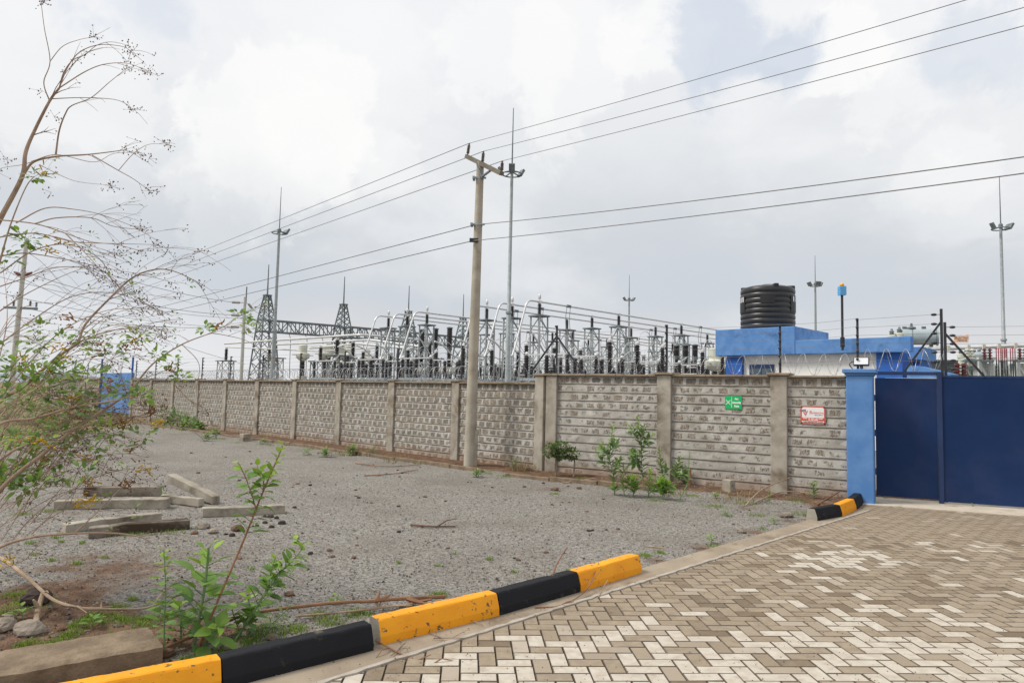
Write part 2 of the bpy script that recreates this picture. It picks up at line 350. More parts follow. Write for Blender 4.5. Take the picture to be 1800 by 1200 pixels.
def ground_mat():
    m, t, b, out = newmat('gravel_and_earth'); v = coords(t, False)
    at = lambda k: t.new('ShaderNodeAttribute', attribute_name=k).outputs['Fac']
    soil, moss, scrub = at('soil'), at('moss'), at('scrub')
    vo = t.new('ShaderNodeTexVoronoi'); t.l.new(v, vo.inputs['Vector']); vo.inputs['Scale'].default_value = 58
    sc = t.new('ShaderNodeSeparateColor'); t.l.new(vo.outputs['Color'], sc.inputs[0])
    big = t.noise(v, 0.55, 6, 0.65); mid = t.noise(v, 3.5, 5, 0.6); fine = t.noise(v, 160, 3, 0.7)
    g = t.mix(t.math('MULTIPLY_ADD', sc.outputs[0], 0.75, t.math('MULTIPLY', fine, 0.3)), (0.07, 0.063, 0.055, 1), (0.39, 0.366, 0.33, 1))
    g = t.mix(t.math('MULTIPLY', t.step(big, 0.42, 0.68), 0.55), g, (0.165, 0.145, 0.125, 1))
    g = t.mix(t.math('MULTIPLY', t.step(mid, 0.52, 0.75), 0.35), g, (0.25, 0.225, 0.195, 1))
    s1 = t.mix(t.step(t.noise(v, 6, 6, 0.7), 0.3, 0.7), (0.075, 0.042, 0.028, 1), (0.205, 0.125, 0.08, 1))
    s1 = t.mix(t.math('MULTIPLY', t.step(fine, 0.5, 0.8), 0.6), s1, (0.30, 0.24, 0.18, 1))
    nb = t.math('MULTIPLY_ADD', t.noise(v, 2.6, 7, 0.7), 0.9, -0.45)
    c = t.mix(t.step(t.math('ADD', soil, nb), 0.35, 0.65), g, s1)
    c = t.mix(t.math('MULTIPLY', t.step(t.math('ADD', moss, t.math('MULTIPLY', nb, 1.3)), 0.45, 0.8), 0.6), c, t.mix(fine, (0.08, 0.11, 0.03, 1), (0.2, 0.22, 0.07, 1)))
    sg = t.mix(t.step(t.noise(v, 0.9, 7, 0.7), 0.35, 0.65), (0.15, 0.13, 0.07, 1), (0.27, 0.20, 0.125, 1))
    c = t.mix(t.step(t.math('ADD', scrub, nb), 0.4, 0.7), c, sg)
    t.l.new(c, b.inputs['Base Color']); b.inputs['Roughness'].default_value = 0.95; b.inputs['Specular IOR Level'].default_value = 0.12
    bump(t, b, t.math('ADD', vo.outputs['Distance'], t.math('MULTIPLY', fine, 0.6)), 0.8, 0.012); return m
M['ground'] = ground_mat()
def tonemat(name, lo, hi, rough=0.92):
    m, t, b, out = newmat(name)
    a = t.new('ShaderNodeAttribute', attribute_name='tone').outputs['Fac']
    t.l.new(t.mix(a, lo, hi), b.inputs['Base Color']); b.inputs['Roughness'].default_value = rough; b.inputs['Specular IOR Level'].default_value = 0.15; return m
M['gravelbits'] = tonemat('loose_gravel', (0.06, 0.055, 0.05, 1), (0.45, 0.42, 0.38, 1))
# ------------------------------------------------------------------ camera, light, sky
cam = bpy.data.cameras.new('camera'); camo = bpy.data.objects.new('camera', cam); COL.objects.link(camo)
cam.sensor_width = 36; cam.lens = FPX / 1800 * 36; cam.clip_end = 6000; cam.clip_start = 0.05
mw = Matrix((( Ux.x, Uy.x, -Fw.x, EYE.x), (Ux.y, Uy.y, -Fw.y, EYE.y), (Ux.z, Uy.z, -Fw.z, EYE.z), (0, 0, 0, 1)))
camo.matrix_world = mw; scene.camera = camo
vs = scene.view_settings; vs.view_transform = 'Standard'; vs.look = 'None'; vs.exposure = 0.0; vs.gamma = 1.0; vs.use_curve_mapping = False
SUN_D = unit((-0.90, -0.10, 1.15))                       # towards the sun
sl = bpy.data.lights.new('sun', 'SUN'); sl.energy = 3.0; sl.angle = math.radians(16); sl.color = (1.0, 0.95, 0.87)
so = bpy.data.objects.new('sun', sl); COL.objects.link(so); so.rotation_euler = SUN_D.to_track_quat('Z', 'Y').to_euler()
w = bpy.data.worlds.new('World'); scene.world = w; w.use_nodes = True
t = NT(w.node_tree); t.n.clear()
wo = t.new('ShaderNodeOutputWorld'); bg = t.new('ShaderNodeBackground'); t.l.new(bg.outputs[0], wo.inputs[0]); bg.inputs[1].default_value = 0.1
sky = t.new('ShaderNodeTexSky'); sky.sky_type = 'NISHITA'; sky.sun_disc = False
sky.sun_elevation = math.asin(SUN_D.z); sky.sun_rotation = math.atan2(SUN_D.x, SUN_D.y); sky.air_density = 1.0; sky.dust_density = 2.0
d = t.new('ShaderNodeTexCoord').outputs['Generated']
sp = t.new('ShaderNodeSeparateXYZ'); t.l.new(d, sp.inputs[0]); el = sp.outputs[2]
warp = t.noise(d, 3.0, 5, 0.6, 0.0, True)
dv = t.new('ShaderNodeVectorMath', operation='MULTIPLY_ADD'); t.l.new(warp, dv.inputs[0]); dv.inputs[1].default_value = (0.12, 0.12, 0.12); t.l.new(d, dv.inputs[2])
flat = t.mapping(dv.outputs[0], (1, 1, 1.9))
nb_ = t.noise(dv.outputs[0], 7.0, 9, 0.62)
n1 = t.noise(flat, 3.0, 9, 0.55); n2 = t.noise(flat, 9.0, 8, 0.6); n3 = t.noise(t.mapping(d, (1, 1, 3.2)), 2.3, 6, 0.5)
def blob(px, py, rad, amt=0.55, soft=0.55):
    c = unit(ray(px, py)); n = t.new('ShaderNodeVectorMath', operation='DOT_PRODUCT'); t.l.new(d, n.inputs[0]); n.inputs[1].default_value = c
    ang = t.math('ARCCOSINE', t.math('MINIMUM', n.outputs['Value'], 1.0))
    q = t.math('ADD', t.math('DIVIDE', ang, rad / FPX), t.math('MULTIPLY_ADD', nb_, amt * 3.0, -amt * 1.5))
    return t.step(q, 1.0, soft)
# even cloud deck: grey-white, its tone set by height above the horizon and by large soft cells
deck = t.new('ShaderNodeValToRGB'); cr = deck.color_ramp
stops = [(0.0, (205, 208, 212)), (0.06, (214, 215, 218)), (0.12, (203, 209, 217)), (0.20, (208, 213, 220)), (0.30, (226, 229, 233)), (0.42, (234, 236, 240)), (0.60, (240, 242, 245)), (1.0, (240, 242, 246))]
while len(cr.elements) < len(stops): cr.elements.new(0.5)
for e, (p, c) in zip(cr.elements, stops):
    e.position = p; e.color = S(*c)
t.l.new(t.math('ADD', el, t.math('MULTIPLY_ADD', n1, 0.20, -0.10)), deck.inputs[0])
c = deck.outputs[0]
c = t.mix(t.math('MULTIPLY', t.step(n3, 0.46, 0.70), 0.22), c, S(202, 208, 216))
c = t.mix(t.math('MULTIPLY', t.step(n1, 0.45, 0.64), 0.45), c, S(242, 243, 245))
for (px, py, rad, am, k) in [(455, 205, 150, 0.5, .75), (400, 300, 110, 0.5, .4), (540, 235, 75, 0.5, .55), (1135, 75, 95, 0.5, .7), (1000, 90, 150, 0.5, .55), (880, 60, 130, 0.5, .5), (1480, 118, 95, 0.5, .8), (1540, 190, 120, 0.5, .45), (1770, 30, 70, .5, .5), (120, 130, 170, 0.5, .4), (690, 285, 60, 0.5, .35), (1640, 290, 80, .5, .4), (600, 110, 200, .5, .3)]:
    c = t.mix(t.math('MULTIPLY', blob(px, py, rad, 1.1, .72), k * .8), c, S(249, 249, 249))
for (px, py, rad, am, k) in [(430, 440, 170, 0.5, .45), (760, 500, 190, 0.5, .5), (1130, 450, 240, 0.5, .4), (1500, 480, 190, 0.5, .4), (1300, 560, 200, .5, .3)]:
    c = t.mix(t.math('MULTIPLY', blob(px, py, rad, .6, .1), k), c, S(199, 206, 214))
gap = t.math('MULTIPLY', blob(1260, 60, 115, 1.2, 0.4), 0.6)
for (px, py, rad, k) in [(280, 0, 110, .35), (1390, 105, 70, .6), (1690, 80, 90, .4)]:
    gap = t.math('MAXIMUM', gap, t.math('MULTIPLY', blob(px, py, rad, 1.2, 0.4), k * 1.1))
skyc = t.mix(0.70, sky.outputs[0], (7.3, 8.2, 9.5, 1))
up10 = t.mix(1.0, c, (10.55, 10.5, 10.4, 1), 'MULTIPLY')
for nd in t.n:
    if nd.type == 'MIX' and nd.blend_type == 'MULTIPLY': nd.clamp_result = False
fin = t.mix(gap, up10, skyc)
t.l.new(fin, bg.inputs[0])
try: w.cycles.sampling_method = 'MANUAL'; w.cycles.sample_map_resolution = 512
except Exception: pass
scene.cycles.use_denoising = True
scene.cycles.max_bounces = 6; scene.cycles.transparent_max_bounces = 8
# ------------------------------------------------------------------ wall lines
LA = G(945, 829); LD = unit(G(348, 752) - G(945, 829)); LN = V((-LD.y, LD.x, 0))
if LN.y > 0: LN = -LN                                      # towards the yard
RA = V((0.83, 13.99, 0)); RB = V((5.25, 11.14, 0)); RD = unit(RB - RA); RN = V((RD.y, -RD.x, 0))
if RN.y > 0: RN = -RN
GA = G(1533, 878); GD = unit(V((math.cos(math.radians(-23.3)), math.sin(math.radians(-23.3)), 0))); GN = V((GD.y, -GD.x, 0))
if GN.y > 0: GN = -GN
BAY = 2.43
PED = unit(V((math.cos(math.radians(46.2)), math.sin(math.radians(46.2)), 0)))   # paving edge direction
PEA = G(1097, 1035); PEN = V((PED.y, -PED.x, 0))                                  # towards the paving
if PEN.x < 0: PEN = -PEN
def dist_line(p, A, n): return (p.x - A.x) * n.x + (p.y - A.y) * n.y
# ------------------------------------------------------------------ ground
def blobsum(p, L):
    s = 0
    for (c, r, k) in L:
        q = ((p.x - c.x) ** 2 + (p.y - c.y) ** 2) / (r * r)
        if q < 4: s += k * math.exp(-q * 1.3)
    return s
def gp(*L): return [(G(a, b), r, k) for a, b, r, k in L]
SOIL = gp((20, 1090, .5, 1), (120, 1115, .4, 1), (220, 1120, .35, 1), (300, 1120, .3, 1), (60, 1050, .4, .8), (0, 1150, .5, 1), (150, 1080, .3, .6), (380, 1110, .25, .5), (480, 1100, .2, .4),
          (960, 858, .6, .55), (860, 880, .4, .35), (1300, 890, .7, .45), (1450, 890, .5, .6), (1240, 930, .5, .35), (1380, 915, .5, .5), (1540, 905, .6, .5), (800, 850, .5, .3), (1150, 985, .25, .6), (1230, 960, .3, .6), (1330, 935, .3, .5), (90, 900, 1.3, .42), (260, 1010, .7, .42), (130, 985, .8, .5), (430, 1050, .45, .42), (1040, 930, .5, .35), (650, 860, 1.0, .3), (1250, 975, .25, .5))
MOSS = gp((60, 1065, .25, .9), (230, 1090, .2, .8), (160, 930, .35, .6), (340, 940, .3, .6), (470, 1090, .2, .8), (600, 1085, .18, .6), (1260, 900, .4, .6), (1420, 900, .4, .6), (1130, 975, .2, .5), (560, 950, .3, .3),
          (80, 905, .3, .5), (40, 960, .3, .5), (420, 800, 1.0, .5), (560, 800, .9, .45), (250, 775, 2.0, .5), (730, 815, .8, .4), (870, 845, .5, .5), (200, 990, .15, .5), (300, 1000, .12, .4), (850, 985, .1, .4), (980, 1005, .1, .5), (1090, 850, .4, .4), (1200, 880, .4, .5))
def axis(lo, hi, step, far):
    a = []; x = lo
    while x <= hi: a.append(x); x += step
    s = step; y = lo; L = []
    while y > -far: s *= 1.22; y -= s; L.append(y)
    s = step; y = a[-1]; U = []
    while y < far: s *= 1.22; y += s; U.append(y)
    return L[::-1] + a + U
xs = axis(-9, 8.5, 0.11, 2500); ys = axis(2.2, 17, 0.11, 2500)
vs_, soil_, moss_, scrub_ = [], [], [], []
for y in ys:
    for x in xs:
        p = V((x, y, 0)); z = 0.0; so_ = blobsum(p, SOIL); mo = blobsum(p, MOSS); sc = 0.0
        tl = (p - LA).dot(LD); tr = (p - RA).dot(RD)
        dl = dist_line(p, LA, LN); dr = dist_line(p, RA, RN)
        if tl > -0.2: dw = dl
        elif tr > -0.2: dw = dr
        else: dw = min(dl, dr)
        pav = dist_line(p, PEA, PEN)
        onp = pav > 0.0 and dist_line(p, GA, GN) > 0.0 or (pav > -0.42 and y > 9.4 and (p - GA).dot(GD) > -0.75 and dist_line(p, GA, GN) > -0.5)
        if -1.5 < dw < 1.3 and not onp:
            k = max(0, min(1, (1.05 - dw) / 0.3)); z += 0.05 * k; so_ = max(so_, 0.85 * k)
        if tl > 24: k = min(1, (tl - 24) / 5) * max(0, min(1, (6 - dl) / 3)) if dl > 0 else 0; z += 0.28 * k; sc = max(sc, k)
        if x < -9.5 - (y - 14) * 0.25: sc = max(sc, min(1, (-9.5 - (y - 14) * 0.25 - x) / 3))
        if dl < -0.3 and tl > -1: so_ *= 0.3
        if abs(x) > 60 or y > 60: sc = 1
        if onp: z = -0.03; so_ = 1.0; mo = 0
        elif y < 40:
            z += 0.016 * (noise.noise(V((x * 0.9, y * 0.9, 1))) + 0.5 * noise.noise(V((x * 3.1, y * 3.1, 4)))) * min(1, max(0, -pav / 0.5 if pav < 0 else 0))
            z += 0.05 * max(0, min(1, so_)) * (noise.noise(V((x * 4, y * 4, 9))) * 0.6 + 0.2) * (1 if y < 5.6 and x < -0.6 else 0.25)
        vs_.append((x, y, z)); soil_.append(so_); moss_.append(mo); scrub_.append(sc)
nx, ny = len(xs), len(ys)
me = bpy.data.meshes.new('ground'); me.from_pydata(vs_, [], [(j * nx + i, j * nx + i + 1, (j + 1) * nx + i + 1, (j + 1) * nx + i) for j in range(ny - 1) for i in range(nx - 1)])
for nme, arr in (('soil', soil_), ('moss', moss_), ('scrub', scrub_)):
    a = me.attributes.new(nme, 'FLOAT', 'POINT'); a.data.foreach_set('value', arr)
me.polygons.foreach_set('use_smooth', [True] * len(me.polygons)); me.materials.append(M['ground'])
ground = bpy.data.objects.new('ground', me); COL.objects.link(ground); tag(ground, kind='structure')
import bisect
def gz(x, y):
    i = min(max(bisect.bisect(xs, x) - 1, 0), nx - 2); j = min(max(bisect.bisect(ys, y) - 1, 0), ny - 2)
    u = (x - xs[i]) / (xs[i + 1] - xs[i]); v = (y - ys[j]) / (ys[j + 1] - ys[j])
    a, b, c_, d_ = vs_[j * nx + i][2], vs_[j * nx + i + 1][2], vs_[(j + 1) * nx + i][2], vs_[(j + 1) * nx + i + 1][2]
    return (a * (1 - u) + b * u) * (1 - v) + (c_ * (1 - u) + d_ * u) * v
def GG(px, py):
    p = G(px, py); p.z = gz(p.x, p.y); return p
# loose gravel lying on the yard near the viewer
mb = MB(); rg = random.Random(5)
for _ in range(36000):
    y = 3.6 + 9.5 * rg.random() ** 1.7; x = -0.85 * y + rg.random() * (1.6 * y)
    p = V((x, y, 0))
    pv = dist_line(p, PEA, PEN)
    if pv > -0.28 or blobsum(p, SOIL) > 0.75 and rg.random() < 0.2: continue
    r = rg.uniform(0.005, 0.0105) * (1 + (rg.random() < 0.07) * 1.2); z = gz(x, y)
    mb.tone = min(1, max(0, rg.gauss(0.45, 0.25)))
    q = [V((rg.uniform(.7, 1.2) * r * math.cos(a), rg.uniform(.7, 1.2) * r * math.sin(a), rg.uniform(-.2, .35) * r)) for a in (0.2, 2.2, 4.3)]
    o = V((x, y, z)); mb.add([o + q[0], o + q[1], o + q[2], o + V((0, 0, r * 0.9))], [(0, 1, 3), (1, 2, 3), (2, 0, 3)])
tag(mb.build('gravel', M['gravelbits']), kind='stuff')
# ------------------------------------------------------------------ block paving (herringbone)
def clip(poly, A, n):
    out = []
    for i in range(len(poly)):
        a, b = poly[i], poly[(i + 1) % len(poly)]
        da, db = (a[0] - A.x) * n.x + (a[1] - A.y) * n.y, (b[0] - A.x) * n.x + (b[1] - A.y) * n.y
        if da >= 0: out.append(a)
        if (da >= 0) != (db >= 0):
            k = da / (da - db); out.append((a[0] + (b[0] - a[0]) * k, a[1] + (b[1] - a[1]) * k))
    return out
e1 = V((math.cos(math.radians(3.2)), math.sin(math.radians(3.2)), 0)); e2 = V((-e1.y, e1.x, 0))
unitp = 0.1035; org = V((1.0, 4.0, 0)); mb = MB(); rp = random.Random(3)
GS = GA + GN * 0.71                                          # front of the concrete threshold
def inset(poly, k):
    cx = sum(p[0] for p in poly) / len(poly); cy = sum(p[1] for p in poly) / len(poly)
    out = []
    for p in poly:
        dx, dy = p[0] - cx, p[1] - cy; L = math.hypot(dx, dy); s_ = max(0, (L - k) / L) if L else 0
        out.append((cx + dx * s_, cy + dy * s_))
    return out
WHITE = [(G(1440, 985), 0.34), (G(1510, 978), 0.30)]
for i in range(-60, 110):
    for j in range(-36, 90):
        r = (i - j) % 4
        if r == 0: w_, h_ = 2, 1
        elif r == 3: w_, h_ = 1, 2
        else: continue
        gpad = 0.0024
        cs = [(i * unitp + gpad, j * unitp + gpad), ((i + w_) * unitp - gpad, j * unitp + gpad), ((i + w_) * unitp - gpad, (j + h_) * unitp - gpad), (i * unitp + gpad, (j + h_) * unitp - gpad)]
        poly = [(org.x + e1.x * a + e2.x * b, org.y + e1.y * a + e2.y * b) for a, b in cs]
        c0 = poly[0]; cs_y = c0[1]
        if c0[1] < 0.6 or c0[0] > 11.5 or c0[1] > 12 or c0[0] / max(c0[1], .1) > 1.1 and c0[1] > 3: continue
        poly = clip(clip(poly, PEA - PEN * (0.4 if cs_y > 9.3 else 0.0), PEN), GS, GN)
        if len(poly) < 3: continue
        cx = sum(p[0] for p in poly) / len(poly); cy = sum(p[1] for p in poly) / len(poly)
        P = V((cx, cy, 0)); px, py = (0, 0)
        # dust carried in from the gate covers the far blocks; the near ones are worn clean
        dirty = (cy - 4.85) / 0.8 - 0.03 * (cx - 0.6) + 0.7 * noise.noise(V((cx * 0.9, cy * 0.9, 2.0))) + 1.1 * max(0, 1 - (dist_line(P, PEA, PEN)) / 0.28)
        f = 1 / (1 + math.exp(-3.0 * dirty))
        u = rp.random()
        if u > 0.16 + 0.80 * f: tone = rp.uniform(0.72, 1.0)
        else:
            tone = min(0.62, max(0.0, rp.gauss(0.36 - 0.10 * f, 0.14)))
        if rp.random() < 0.12: tone = rp.uniform(0.42, 0.62)
        if cy > 8.2: tone = 0.18 + tone * 0.45
        for c_, rr in WHITE:
            if abs(cx - c_.x) < rr and abs(cy - c_.y) < 0.30 * rr / 0.32 and rp.random() < 0.78: tone = rp.uniform(0.85, 1.0)
        mb.tone = tone
        z1 = rp.uniform(-0.0015, 0.0015) + 0.006; tx, ty = rp.uniform(-.008, .008), rp.uniform(-.008, .008)
        zt = lambda p, k: z1 + k + (p[0] - cx) * tx + (p[1] - cy) * ty
        m_ = len(poly); top = inset(poly, 0.0068)
        vs2 = [(p[0], p[1], -0.03) for p in poly] + [(p[0], p[1], zt(p, -0.006)) for p in poly] + [(p[0], p[1], zt(p, 0)) for p in top]
        mb.add(vs2, [tuple(range(2 * m_, 3 * m_))]); fs2 = []
        for k in range(m_):
            k2 = (k + 1) % m_; fs2 += [(k, k2, m_ + k2, m_ + k), (m_ + k, m_ + k2, 2 * m_ + k2, 2 * m_ + k)]
        mb.tone = -1.0; mb.f += [tuple(i + len(mb.v) - 3 * m_ for i in f_) for f_ in fs2]; mb.t += [-1.0] * len(fs2)
tag(mb.build('driveway', M['paver']), kind='structure')
# concrete gutter between kerb and paving, and its pale mortar lip
mb = MB(); L0 = PEA - PED * 5.2; L1 = PEA + PED * 6.0
def strip(mb, A, B, n, w0, w1, z0, z1, seg=60, seed=1, wob=0.012):
    vs = []; fs = []
    for k in range(seg + 1):
        p = A + (B - A) * (k / seg); a = w0 + wob * noise.noise(V((k * 0.7, seed, 0))); b = w1 + wob * noise.noise(V((k * 0.7, seed, 5)))
        for (q, z) in ((a, -0.05), (a, z0), (b, z1), (b, -0.05)):
            r = p + n * q; vs.append((r.x, r.y, z))
    for k in range(seg):
        for m_ in range(3): fs.append((k * 4 + m_, k * 4 + m_ + 1, (k + 1) * 4 + m_ + 1, (k + 1) * 4 + m_))
    mb.add(vs, fs)
strip(mb, L0, L1, -PEN, 0.26, 0.012, 0.016, 0.008)
tag(mb.build('gutter', M['channel']), kind='structure')
mb = MB(); strip(mb, L0, L1, -PEN, 0.022, -0.006, 0.018, 0.0155, 160, 3, 0.022); tag(mb.build('gutter_lip', M['mortar_edge']), kind='structure')
mb = MB(); s0 = GA - GD * 0.42
strip(mb, s0, GA + GD * 6, GN, -0.25, 0.72, 0.022, 0.018, 30, 8, 0.004); tag(mb.build('gate_threshold', M['apron']), kind='structure')
# low edging along the earth strip at the wall foot
mb = MB()
def edging(A, d, n, t0, t1, off):
    k = t0
    while k < t1:
        p = A + d * k + n * off; q = A + d * (k + 0.93) + n * off
        p.z = gz(p.x, p.y) + 0.03 + RND.uniform(-.02, .01); q.z = gz(q.x, q.y) + 0.03 + RND.uniform(-.02, .01)
        mb.bar(p, q, 0.07, 0.09); k += 0.95
edging(LA, LD, LN, 0.5, 24, 1.02); edging(RA, RD, RN, -0.4, 2.2, 1.02)
tag(mb.build('path_edging', M['slab'], bevel=0.01), kind='structure')
# far land beyond the yard
mb = MB(); n_ = 80
vs2 = []; fs2 = []
for k in range(n_ + 1):
    a = math.radians(100 + 70 * k / n_); r = 1500
    h = 14 + 10 * noise.noise(V((k * 0.17, 2, 0)))
    for rr, z in ((r - 120, -2), (r, h), (r + 200, -2)): vs2.append((rr * math.cos(a), rr * math.sin(a), z))
for k in range(n_):
    for m_ in range(2): fs2.append((k * 3 + m_, k * 3 + m_ + 1, (k + 1) * 3 + m_ + 1, (k + 1) * 3 + m_))
mb.add(vs2, fs2); tag(mb.build('hills', simple('haze_tinted_hills', (0.20, 0.24, 0.27, 1), (0.27, 0.31, 0.34, 1), 0.01, 0.95, spec=0.1), smooth=True), kind='structure')  # blue-grey of distance haze is put into the hill colour
# ------------------------------------------------------------------ kerb blocks
KP = [(0, 0), (0.002, 0.058), (0.030, 0.142), (0.036, 0.152), (0.046, 0.157), (0.124, 0.157), (0.134, 0.152), (0.14, 0.142), (0.15, 0)]
def kerb(a, b, m, label, endm=None, hs=1.0, tilt=0.0):
    a, b = V(a), V(b); d = b - a; L = d.length
    o = thing('kerb_block', label, 'kerb block', (a.x, a.y, 0.004), math.atan2(d.y, d.x), 'painted kerb blocks')
    mb = MB(); seg = 18; vs = []; fs = []; n = len(KP)
    for k in range(seg + 1):
        x = L * k / seg
        e = 0.006 if k in (0, seg) else 0
        for (y, z) in KP:
            w_ = 0.0035 * noise.noise(V((x * 9 + a.x * 3, y * 20, z * 20))) + (0.006 * max(0, noise.noise(V((x * 7, a.y, z * 14))) - 0.15) if z > 0.12 else 0)
            yy = y - w_; zz = z * hs - abs(w_) * (1.6 if z > .12 else 0)
            yy = 0.075 + (yy - 0.075) * (1 - e * 6); zz = zz * (1 - e * 3)
            vs.append((x, yy, zz))
    for k in range(seg):
        for i in range(n - 1): fs.append((k * n + i, (k + 1) * n + i, (k + 1) * n + i + 1, k * n + i + 1))
    mb.add(vs, fs); ob = mb.build('painted_faces', m, o, smooth='auto'); ob.data.set_sharp_from_angle(angle=math.radians(13))
    for s_, k in ((1, 0), (-1, seg)):
        me_ = MB(); me_.add([vs[k * n + i] for i in range(n)], [tuple(range(n)) if s_ > 0 else tuple(range(n))[::-1]])
        me_.build('end_face', endm or M['conc'], o)
    return o
kp = lambda px, py: G(px, py); K1_ = G(879, 1084.5)
K0 = kp(660, 1146); K1 = kp(879, 1084.5); K2 = kp(1021, 1042.5); K3 = kp(1129, 1008.5)
d01 = unit(K1_ - kp(662, 1144)); km = kp(390, 1217); kz = km - unit(km - kp(188, 1262)) * 0.9
kerb(kz, km - d01 * 0.004, M['yellow'], 'yellow kerb block at the bottom edge beside the brown concrete slab', M['yellow'])
kerb(km + unit(K0 - km) * 0.006, K0 - unit(K0 - km) * 0.012, M['kerbblack'], 'black kerb block with dusty top beside the leafy weeds', M['kerbblack'])
kerb(kp(671, 1139) - PEN * 0.01, K1 - d01 * 0.004, M['yellow'], 'chipped yellow kerb block showing its bare concrete end', M['conc'])
kerb(K1 + d01 * 0.006, K2 - d01 * 0.003, M['kerbblack'], 'clean black kerb block between two yellow ones', M['kerbblack'])
kerb(K2 + d01 * 0.006, K3, M['yellow'], 'yellow kerb block ending the near row, twigs lying against it', M['yellow'])
F0 = kp(1437, 917); F1 = kp(1481, 908.5); F2 = kp(1506, 897); F3 = kp(1519.5, 884.5); F4 = kp(1521, 880)
kerb(F0, F1, M['kerbblack'], 'black kerb block starting the short row near the gate', M['conc'])
kerb(F1 + V((.004, .004, 0)), F2, M['yellow'], 'yellow kerb block between two black ones near the gate', M['yellow'])
kerb(F2 + V((.004, .004, 0)), F3, M['kerbblack'], 'black kerb block curving up to the blue gate pillar', M['kerbblack'])
kerb(F3 + V((.004, .006, 0)), F3 + V((0.06, 0.5, 0)), M['yellow'], 'yellow kerb block ending at the foot of the blue gate pillar', M['yellow'])
# brown slab lying at the corner
a = G(-60, 1232); b = G(284, 1165); d_ = b - a
o = thing('concrete_slab', 'worn brown concrete slab lying on red earth beside the yellow kerb', 'slab', (a.x, a.y, 0.0), math.atan2(d_.y, d_.x))
mb = MB(); L = d_.length; nsx, nsy = 40, 12; vs2 = []; fs2 = []
def slabz(x, y): return 0.10 + 0.006 * noise.noise(V((x * 6, y * 6, 0))) + 0.004 * noise.noise(V((x * 20, y * 20, 3)))
for j in range(nsy + 3):
    for i in range(nsx + 1):
        x = L * i / nsx; jj = min(max(j - 1, 0), nsy); y = 0.40 * jj / nsy
        z = slabz(x, y)
        ex = 0.012 * noise.noise(V((x * 8, jj, 1)))
        if jj in (0, nsy): y += ex; z -= 0.012
        if j in (0, nsy + 2): z = -0.06; y += 0.012 * noise.noise(V((x * 5, j, 7)))
        if i == nsx: x += 0.012 * noise.noise(V((y * 15, z * 15, 2)))
        vs2.append((x, y, z))
W_ = nsx + 1
for j in range(nsy + 2):
    for i in range(nsx): fs2.append((j * W_ + i, j * W_ + i + 1, (j + 1) * W_ + i + 1, (j + 1) * W_ + i))
fs2.append(tuple(j * W_ + nsx for j in range(nsy + 3))); mb.add(vs2, fs2); mb.build('slab_block', M['slab'], o)
# ------------------------------------------------------------------ boundary walls
def wall_panel(root, x0, x1, h, m, name='stone_panel'):
    mb = MB(); n = int(round((h) / COURSE)); L = x1 - x0
    mb.box(x0, -0.055, -0.1, x1, 0.055, h)
    for k in range(n):
        z0 = k * COURSE + 0.008; z1 = (k + 1) * COURSE - 0.006
        if k == n - 1: z1 = h
        seg = max(4, int(L / 0.12)); vs = []; fs = []
        for i in range(seg + 1):
            x = x0 + L * i / seg
            for y, z in ((-0.05, z0), (-0.078, z0 + 0.004), (-0.076, z0 + 0.05), (-0.064, z1 - 0.004), (-0.05, z1)):
                y += 0.010 * noise.noise(V((x * 7 + k * 13, z * 9, root.location.x))) if y < -0.06 else 0
                zz = z + 0.004 * noise.noise(V((x * 2.3, k * 7, 3)))
                vs.append((x, y, zz))
        for i in range(seg):
            for q in range(4): fs.append((i * 5 + q, (i + 1) * 5 + q, (i + 1) * 5 + q + 1, i * 5 + q + 1))
        mb.add(vs, fs)
    return mb.build(name, m, root)
def pier(root, x, h, wd=0.26, dp=0.24, cap=True, y=0.0, capw=0.05):
    mb = MB(); mb.box(x - wd / 2, y - dp / 2, -0.1, x + wd / 2, y + dp / 2, h)
    p = mb.build('pier', M['pier'], root, bevel=0.012)
    if cap:
        mb = MB(); mb.box(x - wd / 2 - capw, y - dp / 2 - capw, h + 0.002, x + wd / 2 + capw, y + dp / 2 + capw, h + 0.045)
        mb.build('pier_cap', M['coping'], p, bevel=0.01)
    return p
def coping(root, x0, x1, h):
    mb = MB(); x = x0
    while x < x1 - 0.05:
        e = min(x + 0.62, x1); z = RND.uniform(-.006, .006)
        mb.prism([(x + .002, h + 0.002), (e - .002, h + 0.002), (e - .002, h + 0.04 + z), (x + .002, h + 0.04 + z)], -0.135, 0.135); x = e
    mb.build('coping', M['coping'], root, bevel=0.008)
HL = 1.745; HR = COURSE * 12 - 0.004
def frame_rot(d): return math.atan2(d.y, d.x)
lw = thing('boundary_wall', 'long low grey stone wall with concrete piers behind the concrete pole', 'wall', tuple(LA), frame_rot(-LD))
NB = 10                                                        # bays before the far blue gate (local x runs towards the viewer: negative away)
def lowwall(root, k0, k1):
    for k in range(k0, k1 + 1):
        if not (root is lw and k == 0): pier(root, -k * BAY, HL + 0.02, 0.24, 0.25, True, 0, 0.03)
    for k in range(k0, k1):
        a = -(k + 1) * BAY + 0.12; b = -k * BAY - (0.12 if k or root is not lw else 0.003)
        wall_panel(root, a, b, HL - 0.02, M['wallstone2']); coping(root, a, b, HL - 0.02)
pier(lw, 0.115, HR + 0.0, 0.235, 0.27, True, 0, 0.03)
lowwall(lw, 0, NB)
lw2 = thing('boundary_wall', 'far stretch of grey stone wall on the other side of the small blue gate', 'wall', tuple(LA), frame_rot(-LD)); lowwall(lw2, NB + 2, NB + 6)
rw = thing('boundary_wall', 'taller grey stone wall carrying the green sign and the red and white sign', 'wall', tuple(RA), frame_rot(RD))
RL = (RB - RA).length
pp = [0.0] + [on_line(px, RA, RD, 1.0) for px in (1171, 1372)] + [RL - 0.02]
